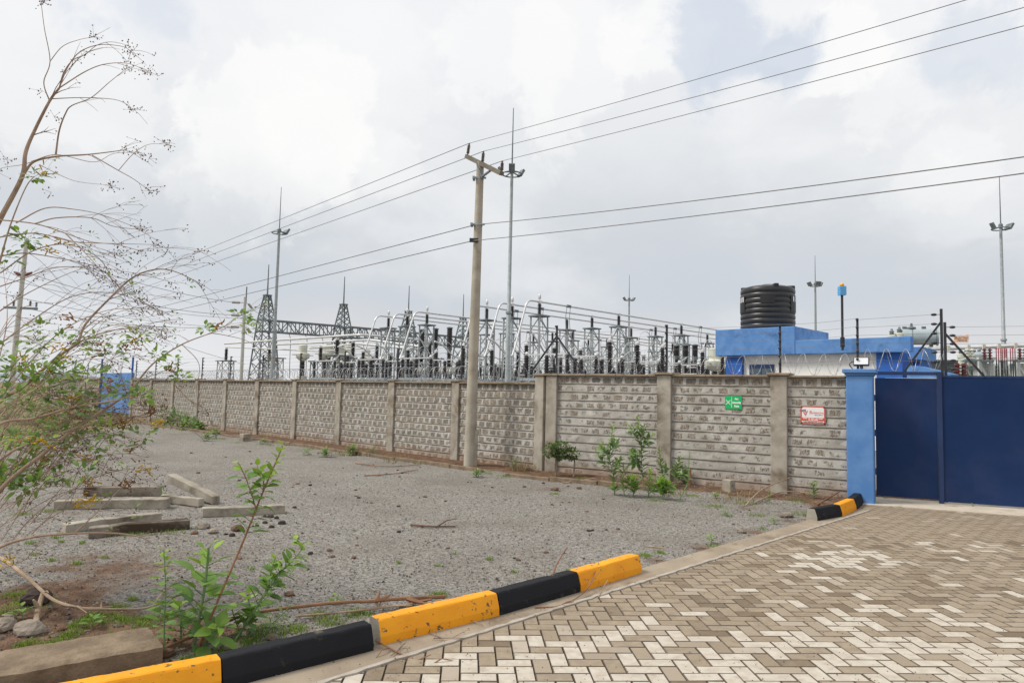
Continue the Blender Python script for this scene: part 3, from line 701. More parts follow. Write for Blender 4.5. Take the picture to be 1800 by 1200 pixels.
pier(rw, 0.03, HR + 0.0, 0.235, 0.27, True, 0, 0.03)
for q in pp[1:3]: pier(rw, q, HR + 0.03, 0.26, 0.27)
edges = [(0.148, pp[1] - 0.13), (pp[1] + 0.13, pp[2] - 0.13), (pp[2] + 0.13, RL)]
for a, b in edges: wall_panel(rw, a, b, HR, M['wallstone']); coping(rw, a, b, HR)
# far small blue gate in the low wall
fg = thing('metal_gate', 'small bright blue sheet metal gate far along the low stone wall', 'gate', tuple(LA - LN * 0.0 + LD * (NB * BAY)), frame_rot(-LD))
gl = -2 * BAY + 0.12; gr_ = -0.12
for a, b in ((gl, (gl + gr_) / 2 - .02), ((gl + gr_) / 2 + .02, gr_)):
    mb = MB(); mb.box(a, -0.03, 0.25, b, 0.03, 2.05); mb.build('gate_leaf', M['blue'], fg)
for x in (gl + .04, gr_ - .04):
    mb = MB(); mb.box(x - .05, -.09, -.1, x + .05, -.032, 2.75); mb.build('gate_post', M['bluedeep'], fg)
# blue gate pillar
pc = on_line(1511, RA, RD, 1.0); P0 = RA + RD * (pc + 0.02)
gp_ = thing('gate_pillar', 'bright blue plastered gate pillar between stone wall and dark blue gate', 'pillar', tuple(P0 - RN * -0.02), frame_rot(RD) + math.radians(3))
mb = MB(); mb.box(-0.185, -0.20, -0.1, 0.185, 0.17, 1.93); mb.build('shaft', M['blue'], gp_, bevel=0.015)
mb = MB(); mb.box(-0.205, -0.222, 1.932, 0.205, 0.19, 1.965); mb.box(-0.235, -0.25, 1.967, 0.235, 0.22, 2.03); mb.build('pillar_cap', M['blue'], gp_, bevel=0.012)
# main gate: framed opening with pedestrian leaf, then a sliding leaf
rz = frame_rot(GD); c_ = 1.55 + 0  
def gx(px, z=1.0): return on_line(px, GA, GD, z)
wg = thing('metal_gate', 'dark blue sheet metal wicket gate in a frame beside the bright blue pillar', 'gate', tuple(GA), rz)
x0, x1 = gx(1537), gx(1656)
mb = MB(); mb.box(x0 + 0.02, -0.015, 0.075, x1 - 0.06, 0.015, 1.915); mb.build('gate_leaf', M['gate'], wg)
mb = MB(); mb.box(x0 - 0.055, -0.03, 0.0, x0 + 0.005, 0.03, 2.02); mb.box(x1 - 0.055, -0.035, 0.02, x1 + 0.01, 0.035, 2.02); mb.box(x0 + 0.006, -0.028, 1.965, x1 - 0.056, 0.028, 2.018); mb.build('gate_frame', M['navy'], wg, bevel=0.004)
for z in (0.45, 1.05, 1.6):
    mb = MB(); mb.lathe([(0.016, -0.05), (0.016, 0.05)], 8, Matrix.Translation((x0 + 0.012, -0.024, z))); mb.build('hinge', M['navy'], wg)
sg = thing('sliding_gate', 'wide dark blue sheet metal sliding gate running out of the frame', 'gate', tuple(GA), rz)
xe = gx(1800) + 2.2; x2 = x1 + 0.014; xa = x2
ki = 0
while xa < xe:
    xb = min(xa + 1.22, xe); mb = MB(); mb.box(xa + .0012, -0.012, 0.05, xb - .0012, 0.012, 1.94); mb.build('gate_sheet', M['gate'], sg); xa = xb
mb = MB(); mb.box(x2, -0.02, 1.942, xe, 0.02, 1.965); mb.box(x2, 0.0135, 0.04, x2 + 0.05, 0.05, 1.94); mb.build('gate_rail', M['navy'], sg)
# small stone holding the wicket, weeds are added later
def rock(loc, r, m, label, name='stone', cat='stone', group=None, sq=(1, 1, .7), seed=0):
    rr = random.Random(seed); mb = MB()
    mb.ball((0, 0, 0), r * sq[0], r * sq[1], r * sq[2], 10, 7)
    mb.v = [tuple(V(p) * (1 + 0.28 * noise.noise(V(p) / r * 1.1 + V((seed, 0, 0))) + 0.15 * noise.noise(V(p) / r * 2.7 + V((0, seed, 0))))) for p in mb.v]
    o = mb.build(name, m); o.location = (loc[0], loc[1], loc[2] + r * sq[2] * 0.45); o.rotation_euler = (0, 0, rr.uniform(0, 6)); tag(o, label, cat, group); return o
# ------------------------------------------------------------------ guard house behind the wall
U = unit((0.70, 0.71, 0)); W = unit((-0.71, 0.70, 0))           # the two axes of the yard behind the wall
hc = PZ(1397, 573, 24.0)                                        # front right top corner of the high block
gh = thing('guard_house', 'white guard house with bright blue concrete fascia behind the gate', 'building', (hc.x, hc.y, 0), frame_rot(-W))
# local axes: x along the front towards the gate (-W), y away (U)
top = hc.z
zl = PZ(1397, 598, 24.0).z; zb = PZ(1397, 622.5, 24.0).z
mb = MB(); mb.box(-2.95, 0, zb, 0, 3.0, top); mb.build('upper_fascia', M['blue'], gh, bevel=0.02)
mb = MB(); mb.box(0.003, 0.012, zb, 3.55, 0.3, zl); mb.build('lower_fascia', M['blue'], gh, bevel=0.02)
mb = MB(); mb.box(0.004, 0.303, zb + 0.01, 2.5, 3.2, zb + 0.15); mb.build('roof', M['white_wall'], gh)
mb = MB(); mb.box(-2.2, 0.3, 0, 2.55, 3.2, zb - 0.003); mb.build('wall', M['white_wall'], gh)
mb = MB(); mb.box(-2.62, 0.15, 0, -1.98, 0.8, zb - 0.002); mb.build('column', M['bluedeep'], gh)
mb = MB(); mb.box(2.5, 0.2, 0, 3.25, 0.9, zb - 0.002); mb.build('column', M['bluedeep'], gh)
wf = MB(); wf.box(-1.75, 0.25, zb - 1.25, -0.85, 0.298, zb - 0.32); wf = wf.build('window', M['navy'], gh)
mb = MB(); mb.box(-1.70, 0.235, zb - 1.2, -1.32, 0.249, zb - 0.46); mb.box(-1.28, 0.235, zb - 1.2, -0.9, 0.249, zb - 0.46); mb.build('pane', M['glass'], wf)
# annexe to the right of it
ac = PZ(1621, 609, 22.2)
an = thing('annexe', 'small blue flat roofed annexe at the end of the guard house', 'building', (ac.x, ac.y, 0), frame_rot(-W))
mb = MB(); mb.box(-0.9, 0.0, ac.z - 0.42, 0, 1.6, ac.z); mb.build('fascia', M['blue'], an, bevel=0.02)
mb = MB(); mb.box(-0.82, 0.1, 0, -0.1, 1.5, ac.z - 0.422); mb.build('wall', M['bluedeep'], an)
mb = MB(); bz = PZ(1600, 655, 20).z
mb.box(-0.7, -1.3, 0, 0.75, -0.25, bz - 0.1); mb.build('low_wall', M['apron'], an)
mb = MB(); mb.prism([(-0.1, bz - 0.098), (1.05, bz - 0.098), (1.05, bz + 0.02), (0.2, bz + 0.26), (-0.1, bz + 0.26)], -1.25, -0.3); mb.build('sloping_roof', M['blue'], an)
# water tank on the roof
tp = PZ(1349.5, 575, 26.2); tr_ = 46.0 / FPX * 26.2
wt = thing('water_tank', 'black ribbed plastic water tank standing on the blue roof', 'water tank', (tp.x, tp.y, top + 0.002), 0.4)
hgt = PZ(1349, 508, 26.2).z - top
prof = [(tr_ * 0.98, 0)]; nr = 8
for k in range(nr):
    a = hgt * (0.02 + 0.95 * k / nr); b = hgt * (0.02 + 0.95 * (k + 1) / nr); q = b - a
    prof += [(tr_ * 0.975, a), (tr_ * 1.0, a + q * 0.22), (tr_ * 1.0, a + q * 0.78), (tr_ * 0.975, b)]
prof += [(tr_ * 0.97, hgt * 0.985), (tr_ * 0.93, hgt * 1.0)]
mb = MB(); mb.lathe(prof, 48); mb.build('ribbed_body', M['tank'], wt, smooth='auto')
mb = MB(); mb.lathe([(tr_ * 0.93, hgt * 1.0005), (tr_ * 0.75, hgt + 0.055), (tr_ * 0.42, hgt + 0.11), (tr_ * 0.24, hgt + 0.115), (tr_ * .24, hgt + .145), (tr_ * .22, hgt + .155), (0.02, hgt + .16)], 40); mb.build('domed_lid', M['tank'], wt, smooth='auto')
for a in (0.25, 2.25, 4.3, 5.45):
    mb = MB(); Mx = Matrix.Rotation(a, 4, 'Z'); mb.box(tr_ * 0.5, -0.085, hgt - 0.06, tr_ * 0.985, 0.085, hgt + 0.085, Mx); mb.build('lifting_lug', M['tank_flat'], wt, bevel=0.03)
fa = math.atan2(-26.2, -tp.x) - 0.4
mb = MB(); Mx = Matrix.Rotation(fa, 4, 'Z')
vs2 = []; 
for z in (hgt * 0.60, hgt * 0.78):
    for k in range(9): w_ = fa - 0.26 + 0.52 * k / 8; vs2.append((tr_ * 1.012 * math.cos(w_), tr_ * 1.012 * math.sin(w_), z))
mb.add(vs2, [(k, k + 1, k + 10, k + 9) for k in range(8)]); mb.build('blank_label_panel', M['tank_flat'], wt)
for da in (1.25, -1.25):
    mb = MB(); vs2 = []
    for z in (hgt * 0.42, hgt * 0.80):
        for k in range(9): w_ = fa + da - 0.3 + 0.6 * k / 8; vs2.append((tr_ * 1.012 * math.cos(w_), tr_ * 1.012 * math.sin(w_), z))
    mb.add(vs2, [(k, k + 1, k + 10, k + 9) for k in range(8)]); p = mb.build('maker_panel', M['tank_flat'], wt)
    for q in range(3):
        mb = MB(); w_ = fa + da - 0.16 + 0.16 * q; vs2 = [(tr_ * 1.018 * math.cos(w_ + e), tr_ * 1.018 * math.sin(w_ + e), z) for z in (hgt * .66, hgt * .78) for e in (0, 0.07)]
        mb.add(vs2, [(0, 1, 3, 2)]); mb.build('white_mark', M['sign_white'], p)
# beacon pole on the fascia
bp = PZ(1481, 604, 22.6); bt = PZ(1478, 519, 22.6); bx = V((bt.x, bt.y, bp.z))
be = thing('beacon_pole', 'thin black pole with pale blue siren box and amber lamp on the guard house roof', 'beacon', tuple(V((bp.x, bp.y, zl - 0.4))))
hp = bt.z - (zl - 0.4)
mb = MB(); mb.tube([(0, 0, 0), (0, 0, hp)], 0.04, 8); mb.build('pole', M['black_steel'], be)
mb = MB(); mb.box(-0.05, -0.05, 0.1, 0.05, 0.05, 0.42); mb.build('bracket', M['black_steel'], be)
mb = MB(); mb.box(-0.095, -0.095, hp, 0.095, 0.095, hp + 0.29); 
for k in range(5): mb.box(-0.102, -0.102, hp + 0.03 + k * 0.05, 0.102, 0.102, hp + 0.05 + k * 0.05)
mb.build('siren_box', M['skyblue'], be)
mb = MB(); mb.lathe([(0.065, hp + .292), (0.07, hp + .33), (0.06, hp + .38), (0.02, hp + .4)], 14); mb.build('amber_lamp', M['amber'], be, smooth=True)
# floodlight on the pillar
fl = P0 + V((0.02, 0, 2.033))
fo = thing('floodlight', 'small black floodlight with pale glass on the blue gate pillar', 'floodlight', tuple(fl), frame_rot(RD))
mb = MB(); mb.box(-0.02, -0.02, 0, 0.02, 0.02, 0.05); mb.build('bracket', M['black_steel'], fo)
mb = MB(); Mx = Matrix.Translation((0, 0, 0.12)) @ Matrix.Rotation(math.radians(-15), 4, 'X'); mb.box(-0.11, -0.03, -0.065, 0.11, 0.03, 0.065, Mx); b_ = mb.build('housing', M['black_steel'], fo, bevel=0.006)
mb = MB(); mb.box(-0.098, -0.034, -0.052, 0.098, -0.0305, 0.052, Mx); mb.build('glass_front', M['sign_white'], fo)
mb = MB(); mb.tube(smooth_path([(-0.12, 0.02, 0), (-0.17, 0, 0.08), (-0.1, 0.03, 0.13), (-0.02, 0.03, 0.1)]), 0.008, 6); mb.build('cable', M['black_steel'], fo)
# ------------------------------------------------------------------ signs on the wall
def sign_frame(px, py):
    # point on the outer face of the right-hand wall seen at this pixel
    o_ = RA + RN * 0.085; r_ = ray(px, py); k = (o_ - EYE).dot(RN) / r_.dot(RN); return EYE + r_ * k
def sign_root(name, label, cat, px, py):
    return thing(name, label, cat, tuple(sign_frame(px, py)), frame_rot(RD))
def flat(x, y, z): return Matrix.Translation((x, y, z)) @ Matrix.Rotation(PI / 2, 4, 'X')
s1 = sign_root('fire_assembly_sign', 'green fire assembly point sign with white pictogram on the stone wall', 'sign', 1289, 707)
a = sign_frame(1274.5, 707); b = sign_frame(1304, 707); sw = (b - a).length / 2; sh = sw * 0.80
mb = MB(); mb.box(-sw, -0.004, -sh, sw, 0.004, sh); mb.build('panel', M['sign_green'], s1, bevel=0.002)
mb = MB(); mb.box(-sw * 0.21, -0.0065, -sh * 0.78, -sw * 0.155, -0.0045, sh * 0.78); mb.build('divider_line', M['sign_white'], s1)
def pict(mb, cx, cz, s, y=-0.0060):
    for dx, dz in ((1, 1), (-1, 1), (1, -1), (-1, -1)):
        d1 = V((dx, 0, dz)).normalized(); p1 = V((-d1.z, 0, d1.x)); c0 = V((cx, y, cz))
        q = lambda a, b: c0 + d1 * (a * s) + p1 * (b * s)
        mb.add([q(.52, .10), q(.52, -.10), q(1.02, -.10), q(1.02, .10)], [(0, 1, 2, 3)])
        mb.add([q(.52, .27), q(.52, -.27), q(.34, 0)], [(0, 1, 2)])
        mb.add([q(1.02, .16), q(1.02, -.16), q(1.25, -.16), q(1.25, .16)], [(0, 1, 2, 3)])
    for px_, pz, w_, h_ in ((-.2, -.05, .085, .34), (0, .0, .1, .42), (.2, -.05, .085, .34)):
        mb.add([(cx + (px_ - w_) * s, y - .001, cz + (pz - h_) * s), (cx + (px_ + w_) * s, y - .001, cz + (pz - h_) * s), (cx + (px_ + w_) * s, y - .001, cz + (pz + h_ * .6) * s), (cx + (px_ - w_) * s, y - .001, cz + (pz + h_ * .6) * s)], [(0, 1, 2, 3)])
        mb.ball((cx + px_ * s, y - .001, cz + (pz + h_ * .95) * s), .09 * s, .001, .09 * s, 10, 6)
mb = MB(); pict(mb, -sw * 0.60, 0, sw * 0.30); mb.build('pictogram', M['sign_white'], s1)
for k, tx in enumerate(('Fire', 'Assembly', 'Point')):
    text_mesh(tx, sh * 0.36, M['sign_white'], s1, flat(sw * 0.40, -0.0048, sh * (0.52 - 0.54 * k)), bold=0.003, sx=0.92)
s2 = sign_root('security_sign', 'white security company sign with shield and red band on the stone wall', 'sign', 1429, 729.5)
a = sign_frame(1407.5, 729); b = sign_frame(1451.5, 729); sw = (b - a).length / 2; sh = sw * 0.78
mb = MB(); c4 = 0.02; mb.prism([(-sw + c4, -sh), (sw - c4, -sh), (sw, -sh + c4), (sw, sh - c4), (sw - c4, sh), (-sw + c4, sh), (-sw, sh - c4), (-sw, -sh + c4)], -0.003, 0.004); mb.build('rim', M['sign_rim'], s2)
e = 0.022; mb = MB(); mb.prism([(-sw + e + c4, -sh + e), (sw - e - c4, -sh + e), (sw - e, -sh + e + c4), (sw - e, sh - e - c4), (sw - e - c4, sh - e), (-sw + e + c4, sh - e), (-sw + e, sh - e - c4), (-sw + e, -sh + e + c4)], -0.005, -0.0035); mb.build('panel', M['sign_white'], s2)
mb = MB(); mb.box(-sw + e, -0.0072, -sh * 0.62, sw - e, -0.0055, -sh * 0.27); mb.build('red_band', M['sign_red'], s2)
def quad(mb, cx, cz, pts, y): mb.add([(cx + x, y, cz + z) for x, z in pts], [tuple(range(len(pts)))])
lx, lz, ls = -sw * 0.62, sh * 0.30, sh * 0.40
mb = MB()
quad(mb, lx, lz, [(-ls * .62, ls * .15), (0, -ls * 1.0), (ls * .35, -ls * .55), (-ls * .25, ls * .05)], -0.0075)
quad(mb, lx, lz, [(0.01, -ls * 1.0), (ls * .6, ls * .1), (ls * .72, ls * .62), (ls * .35, ls * .2), (ls * .25, -ls * .35)], -0.0077)
for k in range(3): quad(mb, lx, lz, [(-ls * .2 + k * ls * .2, ls * .12 - k * .1 * ls), (-ls * .08 + k * ls * .2, -ls * .02 - k * .1 * ls), (ls * .04 + k * ls * .2, ls * .12 - k * .02 * ls), (-ls * .08 + k * ls * .2, ls * .26)], -0.0079)
mb.build('shield_emblem', M['sign_pink'], s2)
mb = MB()
for k in range(6):
    x = -ls * .85 + (k % 3) * ls * .36; z = ls * .42 + (k // 3) * ls * .26 - (k % 3 == 0) * ls * .1
    quad(mb, lx, lz, [(x, z - ls * .2), (x + ls * .28, z - ls * .1), (x + ls * .33, z + ls * .16), (x + ls * .05, z + ls * .08)], -0.0083)
mb.build('chequered_emblem', M['sign_grey'], s2)
text_mesh('R', sh * 0.52, M['sign_pink'], s2, flat(-sw * 0.16, -0.0062, sh * 0.28), bold=0.001)
text_mesh('IVERSONS', sh * 0.255, M['sign_pink'], s2, flat(sw * 0.40, -0.0062, sh * 0.25), bold=0.0005, sx=1.0)
text_mesh('SECURITY', sh * 0.17, M['sign_grey'], s2, flat(sw * 0.46, -0.0062, sh * 0.02), sx=1.15)
mb = MB()
for r_, (zz, L_) in enumerate(((-sh * .37, [(-.8, -.45), (-.38, -.22), (-.16, .12), (.2, .38), (.45, .78)]), (-sh * .51, [(-.36, -.2), (-.14, .05), (.1, .42)]))):
    for u0, u1 in L_: mb.box(sw * u0, -0.0085, zz - sh * .038, sw * u1, -0.0075, zz + sh * .038)
mb.build('number_lines', M['sign_white'], s2)
text_mesh('RAPID RESPONSE AND ALARMS', sh * 0.175, M['sign_grey'], s2, flat(0, -0.0062, -sh * 0.76), bold=0.002, sx=0.80)
mb = MB()
for x in (-1, 1):
    for z in (-1, 1): mb.lathe([(0.012, 0), (0.012, 0.004)], 10, Matrix.Translation((x * (sw - .016), -0.003, z * (sh - .016))) @ Matrix.Rotation(PI / 2, 4, 'X'))
mb.build('bolt_heads', M['black_steel'], s2)
# ------------------------------------------------------------------ razor wire and electric fence
def coil(name, label, A, d, n, L, z, r, pitch, off=0.0, wr=0.003):
    o = thing(name, label, 'razor wire', (A.x, A.y, 0), frame_rot(d), 'coils of razor wire along the walls')
    for ph in (0.0, PI):
        mb = MB(); pts = []; N = int(L / pitch * 22)
        rr = random.Random(int(ph * 10))
        for k in range(N + 1):
            a = 2 * PI * k / 22 * (1 if ph == 0 else -1) + ph; x = L * k / N
            jit = 1 + 0.10 * noise.noise(V((x * 1.3, ph, 0)))
            pts.append((x + 0.06 * noise.noise(V((x * 3, ph, 2))), off + r * math.cos(a) * jit, z + r + r * math.sin(a) * jit))
        mb.tube(pts, wr, 4)
        for k in range(0, N, 2):
            p = V(pts[k]); q = (V(pts[k + 1]) - p).normalized(); s_ = q.cross(V((rr.uniform(-1, 1), rr.uniform(-1, 1), rr.uniform(-1, 1)))).normalized()
            mb.add([p - q * .012 - s_ * .016, p + q * .012, p + s_ * .016 - q * .012, p + s_ * .004], [(0, 1, 2, 3)])
        mb.build('coil_strand', M['razor'], o)
    return o
coil('razor_wire', 'coil of razor wire along the top of the low stone wall', LA + LD * (NB * BAY), -LD, LN, NB * BAY - 0.3, HL + 0.03, 0.17, 0.30, -0.02, 0.0045)
coil('razor_wire', 'far coil of razor wire beyond the small blue gate', LA + LD * ((NB + 6) * BAY), -LD, LN, 4 * BAY, HL + 0.03, 0.17, 0.32, -0.02, 0.005)
coil('razor_wire', 'coil of razor wire on the taller stone wall in front of the substation', RA, RD, RN, pp[2] - 0.05, HR + 0.045, 0.16, 0.30)
coil('razor_wire', 'coil of razor wire between the last wall pier and the blue gate pillar', RA + RD * pp[2], RD, RN, RL - pp[2] + 0.2, HR + 0.045, 0.17, 0.30)
coil('razor_wire', 'coil of razor wire over the wicket gate frame', GA - GD * 0.1, GD, GN, x1 + 0.1, 2.03, 0.17, 0.26)
EFL = []
def efpost(P, h, label, d, strut=0, lean=0.0):
    o = thing('electric_fence_post', label, 'fence post', tuple(P), frame_rot(d), 'electric fence posts on the walls')
    mb = MB(); mb.box(-0.016, -0.016, 0, 0.016, 0.016, h); mb.build('post', M['black_steel'], o)
    for k in range(6):
        z = h * (0.2 + 0.155 * k); mb = MB()
        mb.lathe([(0.012, 0), (0.022, 0.006), (0.012, .02), (0.022, .034), (0.012, .04)], 8, Matrix.Translation((0, -0.018, z)) @ Matrix.Rotation(PI / 2, 4, 'X'))
        mb.build('insulator', M['black_steel'], o)
    for s_ in ([-1, 1] if strut == 2 else [strut] if strut else []):
        mb = MB(); mb.bar((0, 0, h * 0.78), (0.6 * s_, 0.0, 0.0), 0.028); mb.build('strut', M['black_steel'], o)
    return o
def efrun(pts, h, label):
    for k in range(6):
        mb = MB(); z = h * (0.2 + 0.155 * k) + 0.002; P = []
        for a, b in zip(pts[:-1], pts[1:]):
            for q in range(6):
                u = q / 6; p = a + (b - a) * u; P.append((p.x, p.y, p.z + z - 0.02 * math.sin(PI * u)))
        p = pts[-1]; P.append((p.x, p.y, p.z + z)); mb.tube(P, 0.0022, 4)
        o = mb.build('electric_fence_wire', M['wire']); tag(o, ['lowest', 'second', 'third', 'fourth', 'fifth', 'topmost'][k] + ' electric fence strand ' + label, 'fence wire', 'electric fence strands')
lowp = [LA + LD * (k * BAY) + V((0, 0, HL + 0.06)) - LN * 0.05 for k in range(0, NB + 1)]
names = ['first', 'second', 'third', 'fourth', 'fifth', 'sixth', 'seventh', 'eighth', 'ninth', 'tenth', 'eleventh', 'twelfth', 'thirteenth', 'fourteenth', 'fifteenth', 'sixteenth']
for k in range(1, NB + 1): efpost(lowp[k], 0.78, f'black electric fence post, {names[k-1]} along the low wall from the tall corner pier', LD)
cpost = RA + RD * 0.06 + V((0, 0, HR + 0.045)); efpost(cpost, 0.95, 'strutted black electric fence post on the double corner pier', RD, 2)
rp1 = RA + RD * pp[1] + V((0, 0, HR + 0.075)); rp2 = RA + RD * pp[2] + V((0, 0, HR + 0.075)); rp3 = P0 + V((-0.02, 0.03, 2.03))
efpost(rp1, 0.86, 'black electric fence post on the wall pier beside the green sign', RD); efpost(rp2, 0.80, 'black electric fence post on the wall pier between the two signs', RD); efpost(rp3, 0.80, 'black electric fence post on the blue gate pillar', RD)
efrun([lowp[k] + V((0, 0, 0)) for k in range(1, NB + 1)], 0.78, 'along the low wall'); efrun([cpost, rp1, rp2, rp3], 0.82, 'along the taller wall')
for k in range(NB + 2, NB + 6): efpost(LA + LD * (k * BAY) + V((0, 0, HL + 0.06)), 0.78, f'black electric fence post, {names[k-NB-2]} past the small blue gate', LD)
# gate posts of the electric fence with disc insulators
for px_, hh, lab, sd in ((1657, 0.98, 'tall black strutted fence post at the end of the wicket frame', -1), (1663, 0.86, 'black strutted fence post on the sliding gate edge', 1)):
    x_ = gx(px_, 2.2); P = GA + GD * x_ + V((0, 0, 1.93 if sd > 0 else 2.02))
    o = thing('gate_fence_post', lab, 'fence post', tuple(P + GN * (0.0 if sd > 0 else -0.0)), frame_rot(GD), 'strutted fence posts on the gate')
    mb = MB(); mb.box(-0.018, 0.03, -0.3, 0.018, 0.066, hh); mb.build('post', M['black_steel'], o)
    mb = MB(); mb.bar((0, 0.048, hh * 0.80), (sd * 0.52, 0.048, 0.0), 0.03); mb.build('strut', M['black_steel'], o)
    for k in range(6):
        z = hh * (0.16 + 0.15 * k); mb = MB(); c0 = (sd * 0.1, 0.048, z); mb.ball(c0, 0.045, 0.03, 0.022, 10, 6); mb.bar((sd * .02, .048, z), (sd * .07, .048, z), .008); mb.build('disc_insulator', M['black_steel'], o)
xg = gx(1663, 2.2)
for k in range(6):
    z = 1.93 + 0.86 * (0.16 + 0.15 * k); a = GA + GD * (xg + 0.145) + V((0, 0, z)) - GN * .048; mb = MB(); mb.tube([a, a + GD * 5], 0.0022, 4)
    tag(mb.build('electric_fence_wire', M['wire']), ['lowest', 'second', 'third', 'fourth', 'fifth', 'topmost'][k] + ' electric fence strand above the sliding gate', 'fence wire', 'electric fence strands')
    z2 = 2.02 + 0.98 * (0.16 + 0.15 * k); b = GA + GD * (gx(1657, 2.2) - 0.145) + V((0, 0, z2)) - GN * .048; mb = MB(); q = rp3 + V((0, 0, 0.80 * (0.2 + .155 * k))); mb.tube([b, q], 0.0022, 4)
    tag(mb.build('electric_fence_wire', M['wire']), ['lowest', 'second', 'third', 'fourth', 'fifth', 'topmost'][k] + ' electric fence strand above the wicket gate', 'fence wire', 'electric fence strands')
zz_ = 1.93 + 0.86 * (0.16 + 0.15 * 4); k0 = (zz_ - 1.93)
ow = GA + GD * (gx(1691, 2.4)) - GN * .048
s3 = thing('warning_plate', 'small orange electric fence warning plate hanging on the wires over the gate', 'sign', (ow.x, ow.y, zz_ - 0.01), frame_rot(GD))
mb = MB(); mb.prism([(-0.095, -0.1), (0.095, -0.1), (0.095, 0.03), (0.06, 0.015), (-0.06, 0.0), (-0.095, 0.01)], -0.004, -0.0005); mb.build('plate', M['orange_sign'], s3)
for k, tx in enumerate(('ELECTRIC', 'FENCE')): text_mesh(tx, 0.042, M['sign_grey'], s3, flat(0.012, -0.005, -0.03 - 0.038 * k), bold=0.001)
# ------------------------------------------------------------------ substation
def lattice(mb, w0, w1, z0, z1, bays, leg=0.055, br=0.032, cross=False):
    def corner(i, z):
        k = (z - z0) / (z1 - z0); w_ = (w0 + (w1 - w0) * k) / 2
        return V(((-w_, w_, w_, -w_)[i % 4], (-w_, -w_, w_, w_)[i % 4], z))
    for i in range(4): mb.bar(corner(i, z0), corner(i, z1), leg)
    for b in range(bays):
        a = z0 + (z1 - z0) * b / bays; c = z0 + (z1 - z0) * (b + 1) / bays
        for i in range(4):
            if cross or (b + i) % 2 == 0: mb.bar(corner(i, a), corner(i + 1, c), br)
            if cross or (b + i) % 2: mb.bar(corner(i + 1, a), corner(i, c), br)
def sheds(mb, r, z0, z1, n, core=0.62, seg=12, x=0, y=0):
    prof = [(r * core, z0)]
    for k in range(n):
        a = z0 + (z1 - z0) * k / n; q = (z1 - z0) / n
        prof += [(r * core, a + q * .15), (r, a + q * .3), (r * .95, a + q * .5), (r * core, a + q * .75)]
    prof.append((r * core, z1)); mb.lathe(prof, seg, Matrix.Translation((x, y, 0)))
RZ = frame_rot(U)
ZT = PZ(948, 557, 36).z; ZI = PZ(948, 534, 36).z; ZB = PZ(948, 528, 36).z
def support(h, zi, w_, bays, r=0.115, cap=True, xb=False, label=''):
    o = thing('bus_support', label, 'bus support', (0, 0, 0), RZ, 'lattice bus supports')
    mb = MB(); lattice(mb, w_ * 1.06, w_ * 0.94, 0, h, bays, 0.06, 0.035, xb); mb.build('lattice_frame', M['galv'], o)
    mb = MB(); mb.box(-w_ * .62, -w_ * .62, h + .001, w_ * .62, w_ * .62, h + 0.07); mb.build('top_plate', M['galv_dark'], o)
    mb = MB(); sheds(mb, r, h + 0.13, zi, 8); mb.build('insulator', M['porcelain'], o)
    mb = MB(); mb.lathe([(r * .7, h + .071), (r * .7, h + .129)], 10); mb.lathe([(r * .7, zi + .001), (r * .7, zi + .06)], 10)
    mb.box(-.11, -.06, zi + .062, .11, .06, zi + .16)
    if cap: mb.ball((0, 0, zi + .36), .08, .08, .16, 10, 8)
    mb.build('clamp', M['alu'], o)
    return o
P1 = PZ(948, 557, 36); P1.z = 0
rowsB = [(0, 'nearest'), (1, 'middle'), (2, 'rear')]
PH = 1.95; SP = 6.8; QA = 9.1
tallp = support(ZT, ZI, 0.64, 8)
tallp2 = support(ZT, ZI, 0.64, 8, 0.11, False)
first = [True, True]
def put(proto, flag, loc, label):
    if flag[0]: flag[0] = False; proto.location = loc; proto['label'] = label; return proto
    return dup(proto, loc, None, label)
fa_, fb_ = [True], [True]
for j, nm in rowsB:
    for i in range(0, 4):
        p = P1 + W * (PH * j) + U * (SP * i)
        put(tallp if i == 0 else tallp2, fa_ if i == 0 else fb_, tuple(p), f'tall bus support, {names[i]} from the pole under the {nm} tube of the right-hand bus')
    for i in range(0, 5):
        p = P1 + W * (PH * j + QA) + U * (SP * i)
        put(tallp if i == 0 else tallp2, fa_ if i == 0 else fb_, tuple(p), f'tall bus support, {names[i]} from the bent end, {nm} tube of bus behind the pole')
def busbar(name, label, pts, r=0.05, grp='aluminium tube busbars'):
    mb = MB(); mb.tube(pts, r, 8); o = mb.build(name, M['alu'], smooth='auto'); return tag(o, label, 'busbar', grp)
zc = ZI + 0.11
for base, nm2, n_ in ((0.0, 'right-hand bus', 4.6), (QA, 'bus behind the pole', 5.2)):
    for j, nm in rowsB:
        b0 = P1 + W * (PH * j + base); b0 = V((b0.x, b0.y, zc))
        path = [b0 - U * 1.85 - V((0, 0, 2.75)), b0 - U * 1.70 - V((0, 0, 2.35)), b0 - U * 1.12 - V((0, 0, 0.62)), b0 - U * 0.98 - V((0, 0, 0.24)), b0 - U * 0.74 - V((0, 0, .03)), b0 - U * 0.4, b0 + U * 0.2]
        busbar('busbar_tube', f'white tube busbar with bent drop end, {nm} on the {nm2}', smooth_path(path, 5) + [b0 + U * (SP * n_)])
        # jumper curling from the drop end to the breaker head
        e0 = path[0]; busbar('busbar_jumper', f'short curved white tube below the {nm} drop of the {nm2}', smooth_path([e0, e0 - V((0, 0, .12)) - U * .15, e0 - U * .6 - V((0, 0, -.02)), e0 - U * 1.2 + V((0, 0, .45)), e0 - U * 1.75 + V((0, 0, .62))], 5), 0.045)
